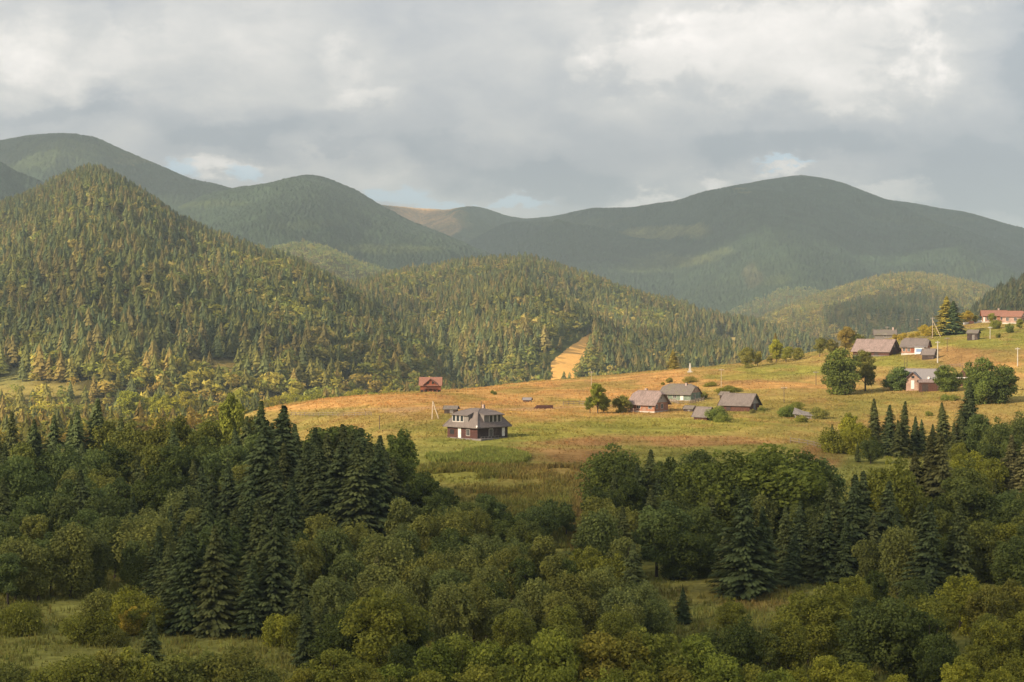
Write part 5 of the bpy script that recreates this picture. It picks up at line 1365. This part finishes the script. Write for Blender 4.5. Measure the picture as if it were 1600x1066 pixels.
# red house far beyond the crest
xr_, yr_ = (673 - 800) / F * 640, 640
e = site(673, 612, 0, 'red_log_house', 'two storey red log house with terracotta cross gable roof on the left crest', 'house', Y=588, half=3)
e.location.z = gz(e.location.x, 588) - 0.4
m = MB(); m.box(-3.1, 3.1, -2.6, 2.6, -2.0, 2.9); m.build('wall', W_redhouse, e)
m = MB(); m.slab(roof_polys(6.2, 5.2, 2.9, 5.0, 0, 9, 0.5, 0.5), 0.14); ro = m.build('roof', R_terra, e)
m = MB(); m.slab([[(-2.3, -3.5, 2.7), (0, -3.5, 4.65), (0, 0.0, 4.65), (-2.3, -0.6, 2.7)], [(0, -3.5, 4.65), (2.3, -3.5, 2.7), (2.3, -0.6, 2.7), (0, 0.0, 4.65)]], 0.14); m.build('front_roof', R_terra, ro)
m = MB(); k = [(-1.9, -3.05, 2.6), (1.9, -3.05, 2.6), (0, -3.05, 4.35)]; bk = [(p[0], -2.4, p[2]) for p in k]; m.v = k + bk; m.f = [(0, 1, 2), (5, 4, 3), (0, 3, 4, 1), (1, 4, 5, 2), (2, 5, 3, 0)]; m.build('gable', W_redhouse, e)
m = MB(); m.box(-1.95, 1.95, -3.3, -2.6, 1.45, 1.6)
for k in range(9): m.box(-1.95 + k * 0.48, -1.89 + k * 0.48, -3.3, -3.24, 1.6, 2.3)
m.box(-1.95, 1.95, -3.32, -3.22, 2.3, 2.38); m.build('balcony', W_brown, e)
for u in (-1.9, 1.9):
    m = MB(); m.box(u - 0.08, u + 0.08, -3.3, -3.14, -1.6, 1.45); m.build('post', W_brown, e)
for u, z in ((-0.75, 3.0), (0.75, 3.0)):
    m = MB(); m.box(u - 0.3, u + 0.3, -3.11, -3.06, z, z + 0.7); m.build('window', Glass, e)
for u in (-1.4, 1.4, -2.6, 2.6): window(e, 'F', u, 0.2, 0.7, 0.9, 3.1, 2.6, W_brown)
door(e, 'F', 0.0, 0.9, 1.9, 3.1, 2.6, W_brown, -0.5)
# grey roofed L shaped house with gable and the red brown shed in front of it
e = simple_house(1440, 607, -20, 9.6, 6.2, 3.2, 2.6, W_pinkish, R_slate, 'gabled_house', 'pink walled house with pale grey roof and front gable behind the red brown shed', 'house', ov=0.5, wins=[('F', 3.3, 1.2, 0.9, 1.1)])
m = MB(); m.box(-3.6, 0.2, -5.4, -3.1, -1.2, 3.2)
m.v += [(-3.6, -5.4, 3.2), (0.2, -5.4, 3.2), (-1.7, -5.4, 4.75), (-3.6, -3.12, 3.2), (0.2, -3.12, 3.2), (-1.7, -3.12, 4.75)]; k = 8; m.f += [(k, k+1, k+2), (k+5, k+4, k+3), (k+1, k+4, k+5, k+2), (k+3, k, k+2, k+5)]
m.build('front_wing', W_pinkish, e)
m = MB(); m.slab([[(-4.1, -5.9, 2.8), (-1.7, -5.9, 4.95), (-1.7, -1.2, 4.95), (-4.1, -2.6, 2.8)], [(-1.7, -5.9, 4.95), (0.7, -5.9, 2.8), (0.7, -2.6, 2.8), (-1.7, -1.2, 4.95)]], 0.16); ro = m.build('wing_roof', W_brown, e)
m = MB(); m.slab([[(-4.05, -5.88, 2.90), (-1.7, -5.88, 5.02), (-1.7, -1.2, 5.02), (-4.05, -2.6, 2.90)], [(-1.7, -5.88, 5.02), (0.65, -5.88, 2.90), (0.65, -2.6, 2.90), (-1.7, -1.2, 5.02)]], 0.04); m.build('roof_sheet', R_slate, ro)
m = MB(); m.box(-2.2, -1.3, -5.47, -5.41, 0.2, 2.6); m.build('door', W_white, e)
m = MB(); m.box(-2.1, -1.3, -5.46, -5.41, 3.2, 3.9); m.build('window', Glass, e)
dsh = MB(); N_ = 12
dsh.v = [(0, -0.05, 0)] + [(0.38 * math.cos(2*math.pi*i/N_), -0.22, 0.38 * math.sin(2*math.pi*i/N_)) for i in range(N_)] + [(0, -0.01, 0)]
dsh.f = [(0, i + 1, (i + 1) % N_ + 1) for i in range(N_)] + [(N_ + 1, (i + 1) % N_ + 1, i + 1) for i in range(N_)]
dsh.beam((0, 0, 0), (0, 0.3, -0.4), 0.03)
o = dsh.build('dish_antenna', W_white, e); o.location = (2.4, -3.45, 3.35)
simple_house(1450, 611, -8, 5.0, 3.4, 2.75, 0.55, W_brown, R_pink, 'red_brown_shed', 'red brown boarded shed with low pinkish roof before the grey roofed house', 'shed', base=False, ov=0.3, doors=[('F', -0.9, 1.7, 2.0, W_dark), ('R', 0.0, 0.9, 1.8, W_grey)])
# kiosk with a pointed roof half hidden by the big tree
e = site(1504, 603, -20, 'wooden_kiosk', 'small wooden kiosk with pointed roof and white eaves beside the tall dark tree', 'kiosk', half=1)
m = MB(); m.box(-1.0, 1.0, -1.0, 1.0, -0.5, 2.2); m.build('wall', W_brown, e)
m = MB(); m.slab([[(-1.6, -1.6, 2.7), (1.6, -1.6, 2.7), (0, 0, 4.6)], [(1.6, -1.6, 2.7), (1.6, 1.6, 2.7), (0, 0, 4.6)], [(1.6, 1.6, 2.7), (-1.6, 1.6, 2.7), (0, 0, 4.6)], [(-1.6, 1.6, 2.7), (-1.6, -1.6, 2.7), (0, 0, 4.6)]], 0.1); ro = m.build('roof', W_brown, e)
m = MB(); m.box(-1.55, 1.55, -1.55, 1.55, 2.25, 2.58); m.build('eaves', W_white, e)
for a, b in ((-1.4, -1.4), (1.4, -1.4), (1.4, 1.4), (-1.4, 1.4)):
    m = MB(); m.box(a - 0.07, a + 0.07, b - 0.07, b + 0.07, -0.6, 2.25); m.build('post', W_brown, e)
m = MB(); m.beam((0, 0, 4.5), (0, 0, 5.6), 0.05); m.beam((-0.3, 0, 5.25), (0.3, 0, 5.25), 0.05); m.build('finial', PoleWood, ro)
# long barn, the roof behind it, the colourful house, the little shed
simple_house(1369, 555, -38, 13.5, 7.6, 2.1, 3.6, W_brown, R_pink, 'long_barn', 'long barn with broad pinkish roof and black gable at the top of the meadow', 'barn', gable=W_dark, ov=0.6, Y=None, base=True,
             doors=[('R', 0.2, 2.4, 1.9, W_dark), ('F', 2.0, 1.6, 1.6, W_dark)], wins=[('R', 0, 3.1, 0.7, 0.7)])
simple_house(1383, 540, -10, 8.0, 5.4, 2.0, 1.7, W_grey, R_old, 'old_house', 'house showing only its pale grey ridge behind the long barn', 'house', ov=0.5, Y=735, chimney=(3.0, 0, 0.7, 4.6), wins=[('F', 0, 1, 0.9, 1.0)])
e = simple_house(1431, 552, -24, 8.2, 6.6, 2.7, 2.5, W_brick, R_grey, 'colourful_house', 'house with orange wall, bluish porch and grey half hipped roof right of the long barn', 'house', gable=W_pinkish, hx=1.2, zh=0.66, ov=0.6,
             wins=[('F', -3.2, 0.9, 0.8, 1.1), ('F', -1.7, 0.9, 0.8, 1.1), ('R', -1.2, 0.9, 0.9, 1.1), ('R', 1.4, 0.9, 0.9, 1.1)], doors=[('F', -0.4, 0.9, 1.9, W_redhouse)], trim=W_white)
m = MB(); m.box(0.5, 3.6, -4.2, -3.32, -0.8, 2.2); m.build('porch', Cloth['white'], e)
m = MB(); m.slab([[(0.3, -4.5, 2.3), (3.8, -4.5, 2.3), (3.8, -3.2, 2.62), (0.3, -3.2, 2.62)]], 0.08); m.build('porch_roof', R_slate, e)
m = MB(); m.box(1.0, 3.2, -4.24, -4.205, 0.7, 1.7); m.build('porch_window', Cloth['blue'], e)
simple_house(1452, 561, -30, 3.8, 3.2, 1.8, 1.6, W_dark, R_grey, 'shed', 'small dark gabled shed at the foot of the tall white pole', 'shed', gable=W_dark, base=False, ov=0.4, doors=[('R', 0, 1.0, 1.4, W_grey)])
simple_house(1521, 531, -28, 3.6, 3.2, 2.6, 1.0, W_dark, R_old, 'hut', 'lone dark hut on the bright green field at upper right', 'hut', gable=W_dark, base=False, ov=0.3, doors=[('F', 0.4, 0.9, 1.7, W_grey), ('R', 0.2, 0.9, 1.6, W_grey)])
# houses on the ridge at the right edge
e = simple_house(1553, 503, -10, 8.8, 6.5, 2.9, 1.8, W_brick, R_terra, 'terracotta_house', 'larger terracotta roofed house with orange wall on the right ridge', 'house', gable=W_redhouse, ov=0.7,
             wins=[('F', -2.6, 0.9, 1.0, 1.2), ('F', 0.2, 0.9, 1.0, 1.2), ('F', 2.8, 0.9, 1.0, 1.2)], doors=[('F', -4.0, 0.7, 2.0, W_white)], chimney=(1.8, 0.3, 0.6, 5.5))
e = simple_house(1585, 505, -35, 7.2, 6.4, 3.0, 1.8, W_pinkish, R_terra, 'terracotta_house', 'smaller terracotta roofed house with white gable at the right picture edge', 'house', gable=W_white, ov=0.6, hx=1.0, zh=0.75,
             wins=[('F', -1.6, 1.0, 1.0, 1.2), ('F', 1.6, 1.0, 1.0, 1.2), ('R', 0, 1.0, 1.2, 1.2), ('R', 0, 3.2, 0.8, 0.7)])
# things by the terracotta house: a low white wall and a parked pile
def low_wall(pts, h, mat, name, label, cat, th=0.25):
    m = MB()
    P = [G(*p) for p in pts]; c = P[0]
    for a, b in zip(P[:-1], P[1:]):
        d = Vector((b[0] - a[0], b[1] - a[1], 0)).normalized(); n = Vector((-d.y, d.x, 0)) * th / 2
        k = len(m.v)
        for q in (a, b):
            for s_ in (-1, 1):
                for z in (-0.4, h): m.v.append((q[0] + n.x * s_ - c[0], q[1] + n.y * s_ - c[1], q[2] + z - c[2]))
        m.f += [(k, k+1, k+5, k+4), (k+2, k+6, k+7, k+3), (k+1, k+3, k+7, k+5), (k, k+4, k+6, k+2), (k, k+2, k+3, k+1), (k+4, k+5, k+7, k+6)]
    o = m.build(name, mat); o.location = c
    tag(o, label, cat); return o
low_wall([(1506, 503.5), (1520, 503), (1532, 502), (1540, 501)], 0.9, W_white, 'garden_wall', 'low white garden wall running left from the terracotta roofed house', 'wall')
e = site(1518, 502.5, -15, 'log_stack', 'small stack of logs on the white wall line at upper right', 'logs', half=1)
for i in range(4):
    for j in range(3 - i // 2):
        m = MB(); v_, f_ = tube([(-0.9, j * 0.36 - 0.4 + 0.1 * i, 0.2 + i * 0.3), (0.9, j * 0.36 - 0.4 + 0.1 * i, 0.2 + i * 0.3)], [0.17, 0.17], 8)
        m.v = [tuple(q) for q in v_]; m.f = [tuple(q) for q in f_] + [tuple(range(8)), tuple(range(15, 7, -1))]; m.build('log', W_brown, e)
e = site(850, 639, 10, 'log_stack', 'long low pile of grey logs beside the cart track right of timber house', 'logs', half=1)
for i in range(3):
    for j in range(4 - i):
        m = MB(); v_, f_ = tube([(-2.6 + 0.3 * i, j * 0.4 - 0.5 + 0.2 * i, 0.15 + i * 0.33), (2.4 - 0.3 * j, j * 0.4 - 0.5 + 0.2 * i, 0.15 + i * 0.33)], [0.2, 0.17], 8)
        m.v = [tuple(q) for q in v_]; m.f = [tuple(q) for q in f_] + [tuple(range(8)), tuple(range(15, 7, -1))]; m.build('log', W_brown, e)

# ------------------------------------------------------------------ poles
def pole(px, py, top, label, mat=PoleWood, r=0.13, arm=True, brace=None, Y=None, name='utility_pole'):
    if Y is None: x, y, z = G(px, py)
    else: y = Y; x = (px - 800) / F * y; z = gz(x, y)
    h = ray(px, top, y)[2] - z
    e = empty(name, (x, y, z)); tag(e, label, 'pole')
    v_, f_ = tube([(0, 0, -0.5), (0, 0, h)], [r, r * 0.7], 8); m = MB(); m.v = [tuple(q) for q in v_]; m.f = [tuple(q) for q in f_] + [tuple(range(15, 7, -1))]
    m.build('shaft', mat, e)
    if arm and h > 4:
        m = MB(); m.box(-0.75, 0.75, -0.06, 0.06, h - 0.55, h - 0.42); a = m.build('crossarm', PoleWood if mat is not Concrete else Concrete, e)
        for u in (-0.65, -0.25, 0.25, 0.65):
            m = MB(); m.box(u - 0.05, u + 0.05, -0.05, 0.05, h - 0.42, h - 0.22); m.build('insulator', W_white, a)
    if brace:
        m = MB(); m.beam((brace, -0.3, -0.3), (0.05, 0, h * 0.86), r * 0.75); m.build('brace', mat, e)
    return (x, y, z + h)
PW = {}
PW['a'] = pole(593, 671, 649, 'thin dark wooden pole in the meadow far left of the timber house', r=0.11)
PW['b'] = pole(1127, 606, 576, 'pale wooden pole standing above the little shed and brown barn', PaleWood, 0.10)
PW['c'] = pole(1225, 630, 604, 'dark wooden pole between brown barn and collapsed hut', r=0.10)
PW['d'] = pole(1275, 602, 580, 'dark wooden pole at the left of the large round tree', r=0.12)
PW['e'] = pole(924, 603, 580, 'thin pale pole on the crest above the orchard', PaleWood, 0.10)
PW['f'] = pole(1386, 553, 510, 'thin pale pole rising behind the long barn roof', PaleWood, 0.10, Y=745)
PW['g'] = pole(1465, 567, 533, 'thick white concrete pole beside the small dark shed', Concrete, 0.22, brace=None)
PW['h'] = pole(1590, 573, 543, 'white concrete pole in the orange field near the right picture edge', Concrete, 0.16)
PW['i'] = pole(1547, 530, 510, 'short white concrete pole right of the lone hut', Concrete, 0.13)
PW['j'] = pole(1457, 528, 496, 'braced pale pole left of the conifer pair on the skyline', PaleWood, 0.14, brace=3.2)
PW['k'] = pole(1417, 580, 556, 'right one of two thin dark poles above the grey roofed house', r=0.09, arm=False); PW['l'] = pole(1413, 579, 558, 'left one of two thin dark poles above the grey roofed house', r=0.08, arm=False)
PW['m'] = pole(1480, 549, 527, 'thin dark pole on the border of green and orange fields at right', r=0.10)
PW['n'] = pole(1433, 517, 498, 'thin pole on the skyline behind the colourful house', r=0.09, Y=760)
pole(752, 640, 627, 'dark thin pole just behind the timber house ridge', r=0.09, Y=440, arm=False)
# white A-shaped pole
x, y, z = G(680, 655); e = empty('braced_pole', (x, y, z)); tag(e, 'white A shaped pole of two leaning legs left of timber house', 'pole')
hA = ray(674, 627, y)[2] - z
for u in (-0.75, 0.95):
    m = MB(); m.beam((u, 0.0, -0.4), (-0.55, 0, hA), 0.11); m.build('leg', PaleWood, e)
m = MB(); m.beam((-0.66, 0, hA * 0.55), (0.08, 0, hA * 0.55), 0.07); m.build('crossbar', PaleWood, e)
x, y, z = G(1078, 582); e = empty('stone_marker', (x, y, z)); tag(e, 'white pointed stone marker standing on the meadow crest', 'monument')
m = MB(); m.v = [(-0.5, -0.5, -0.3), (0.5, -0.5, -0.3), (0.5, 0.5, -0.3), (-0.5, 0.5, -0.3), (-0.2, -0.2, 2.9), (0.2, -0.2, 2.9), (0.2, 0.2, 2.9), (-0.2, 0.2, 2.9), (0, 0, 3.4)]; m.f = [(0, 1, 5, 4), (1, 2, 6, 5), (2, 3, 7, 6), (3, 0, 4, 7), (4, 5, 8), (5, 6, 8), (6, 7, 8), (7, 4, 8)]; m.build('shaft', Concrete, e)
m = MB(); m.box(-0.8, 0.8, -0.8, 0.8, -0.6, 0.35); m.build('base', Concrete, e)
# power wires between the poles
def wire(a, b, label, sag=0.9):
    pts = [Vector(a).lerp(Vector(b), k / 14) - Vector((0, 0, sag * 4 * (k / 14) * (1 - k / 14))) for k in range(15)]
    v_, f_ = tube([tuple(p - Vector(a)) for p in pts], [0.018] * 15, 4); m = MB(); m.v = [tuple(q) for q in v_]; m.f = [tuple(q) for q in f_]
    o = m.build('wire', Glass); o.location = a; tag(o, label, 'wire')
wire(PW['j'], PW['g'], 'overhead wire from the skyline braced pole to the thick white pole'); wire(PW['g'], PW['d'], 'overhead wire from the thick white pole to the pole by the round tree', 1.5); wire(PW['d'], PW['b'], 'overhead wire between the round tree pole and the pole above the barn', 1.5)
# ------------------------------------------------------------------ fences
def fence(pts, label, spacing=2.0, h=1.15, mat=FenceWood, rails=(0.45, 0.95), pales=False):
    P = [G(*p) for p in pts]; c = P[0]
    e = empty('wooden_fence', c); tag(e, label, 'fence')
    rl = MB(); n = 0
    for a, b in zip(P[:-1], P[1:]):
        L = math.hypot(b[0] - a[0], b[1] - a[1]); k = max(1, int(L / spacing)); prev = None
        for i in range(k + 1):
            x = a[0] + (b[0] - a[0]) * i / k; y = a[1] + (b[1] - a[1]) * i / k; z = gz(x, y)
            q = (x - c[0], y - c[1], z - c[2])
            if i or a is P[0]:
                m = MB(); m.box(-0.07, 0.07, -0.07, 0.07, -0.4, h * (0.9 + 0.2 * random.random())); o = m.build('post', mat, e); o.location = q; n += 1
            if prev:
                for r_ in rails: rl.beam((prev[0], prev[1], prev[2] + r_), (q[0], q[1], q[2] + r_), 0.045)
                if pales:
                    d = Vector(q) - Vector(prev)
                    for s_ in range(5):
                        pq = Vector(prev) + d * ((s_ + 0.5) / 5); rl.beam((pq.x, pq.y, pq.z + 0.1), (pq.x, pq.y, pq.z + 1.0 + 0.1 * random.random()), 0.035)
            prev = q
    rl.build('rail', mat, e)
fence([(1046, 629), (1060, 632), (1078, 631), (1100, 627)], 'garden fence of grey pales under the green walled house', 1.6, pales=True)
fence([(880, 634), (905, 633), (935, 636)], 'rough pale fence left of the orchard trees', 2.2)
fence([(975, 644), (990, 645), (1003, 644)], 'pale picket fence before the brick house beside the orchard', 1.4, 1.2, W_pinkish, pales=True)
fence([(1235, 692), (1262, 696), (1292, 703)], 'old grey fence at the lower right of the meadow near the bright bushes', 2.2)
fence([(1405, 583), (1392, 592), (1385, 600)], 'rail fence left of the bluish tree near grey roofed house', 2.2)
fence([(1468, 576), (1500, 574), (1530, 571)], 'rail fence along the orange field right of the thick white pole', 2.4)
fence([(1412, 533), (1432, 531), (1455, 530)], 'rail fence in front of the golden shrubs on the skyline', 2.4)
fence([(455, 650), (520, 651), (580, 650)], 'thin rail fence across the orange grass at the left end of meadow', 3.2, 0.9)
HAZE = 9.2e-5
CLOUD_DENS = 0.0045
CLOUDS = [(0, 30, 25, 880, 430, 310, 130, 3), (600, 6500, 300, 2400, 3300, 1800, 700, 5)]
# ------------------------------------------------------------------ air: even haze, and unseen clouds placed to shade the valley and mountains
def box_mesh(x0, x1, y0, y1, z0, z1):
    v = [(x, y, z) for z in (z0, z1) for y in (y0, y1) for x in (x0, x1)]
    f = [(0, 2, 3, 1), (4, 5, 7, 6), (0, 1, 5, 4), (2, 6, 7, 3), (0, 4, 6, 2), (1, 3, 7, 5)]
    return v, f
mh = bpy.data.materials.new('haze_air'); mh.use_nodes = True
t = NT(mh.node_tree); o = t.n('ShaderNodeOutputMaterial'); p = t.n('ShaderNodeVolumePrincipled')
p.inputs['Color'].default_value = (0.74, 0.92, 1.0, 1); p.inputs['Density'].default_value = HAZE; p.inputs['Anisotropy'].default_value = 0.0
t.set(o.inputs[1], p.outputs[0])
ZTOP = max((CAMZ + 620.0), 0)
v, f = box_mesh(-9000, 9000, -700, 14500, -40, ZTOP)
me = bpy.data.meshes.new('haze'); me.from_pydata(v, [], f); me.materials.append(mh)
tag(link('haze', me), kind='stuff')
mc = bpy.data.materials.new('cloud_vapour'); mc.use_nodes = True
t = NT(mc.node_tree); o = t.n('ShaderNodeOutputMaterial'); p = t.n('ShaderNodeVolumePrincipled')
p.inputs['Color'].default_value = (1, 1, 1, 1); p.inputs['Density'].default_value = CLOUD_DENS
t.set(o.inputs[1], p.outputs[0])
def cloud(tx, ty, tz, z, hx, hy, hz, seed, power=2.6):
    """a cloud whose shadow falls around the ground point (tx, ty, tz)"""
    k = (z - tz) / math.sin(SUN_EL)
    c = Vector((tx, ty, tz)) + sun_dir * k
    import bmesh
    bm = bmesh.new(); bmesh.ops.create_icosphere(bm, subdivisions=5, radius=1.0)
    co = np.array([v.co[:] for v in bm.verts])
    th = np.arctan2(co[:, 1], co[:, 0]); cz = co[:, 2]
    n = fbm(co[:, 0] * 2.2 + seed + co[:, 2], co[:, 1] * 2.2 + co[:, 2] * 1.7, seed, 4)
    rr = (np.abs(co[:, 0]) ** power + np.abs(co[:, 1]) ** power + np.abs(co[:, 2]) ** power) ** (-1 / power)
    co = co * (rr * (1 + 0.16 * n))[:, None] * np.array([hx, hy, hz])
    co[:, 2] = np.where(co[:, 2] < 0, co[:, 2] * 0.5, co[:, 2])
    for v, q in zip(bm.verts, co): v.co = q
    me = bpy.data.meshes.new('cloud'); bm.to_mesh(me); bm.free(); me.materials.append(mc)
    ob = link('cloud', me); ob.location = c
    tag(ob, kind='structure')
for c in CLOUDS: cloud(*c)
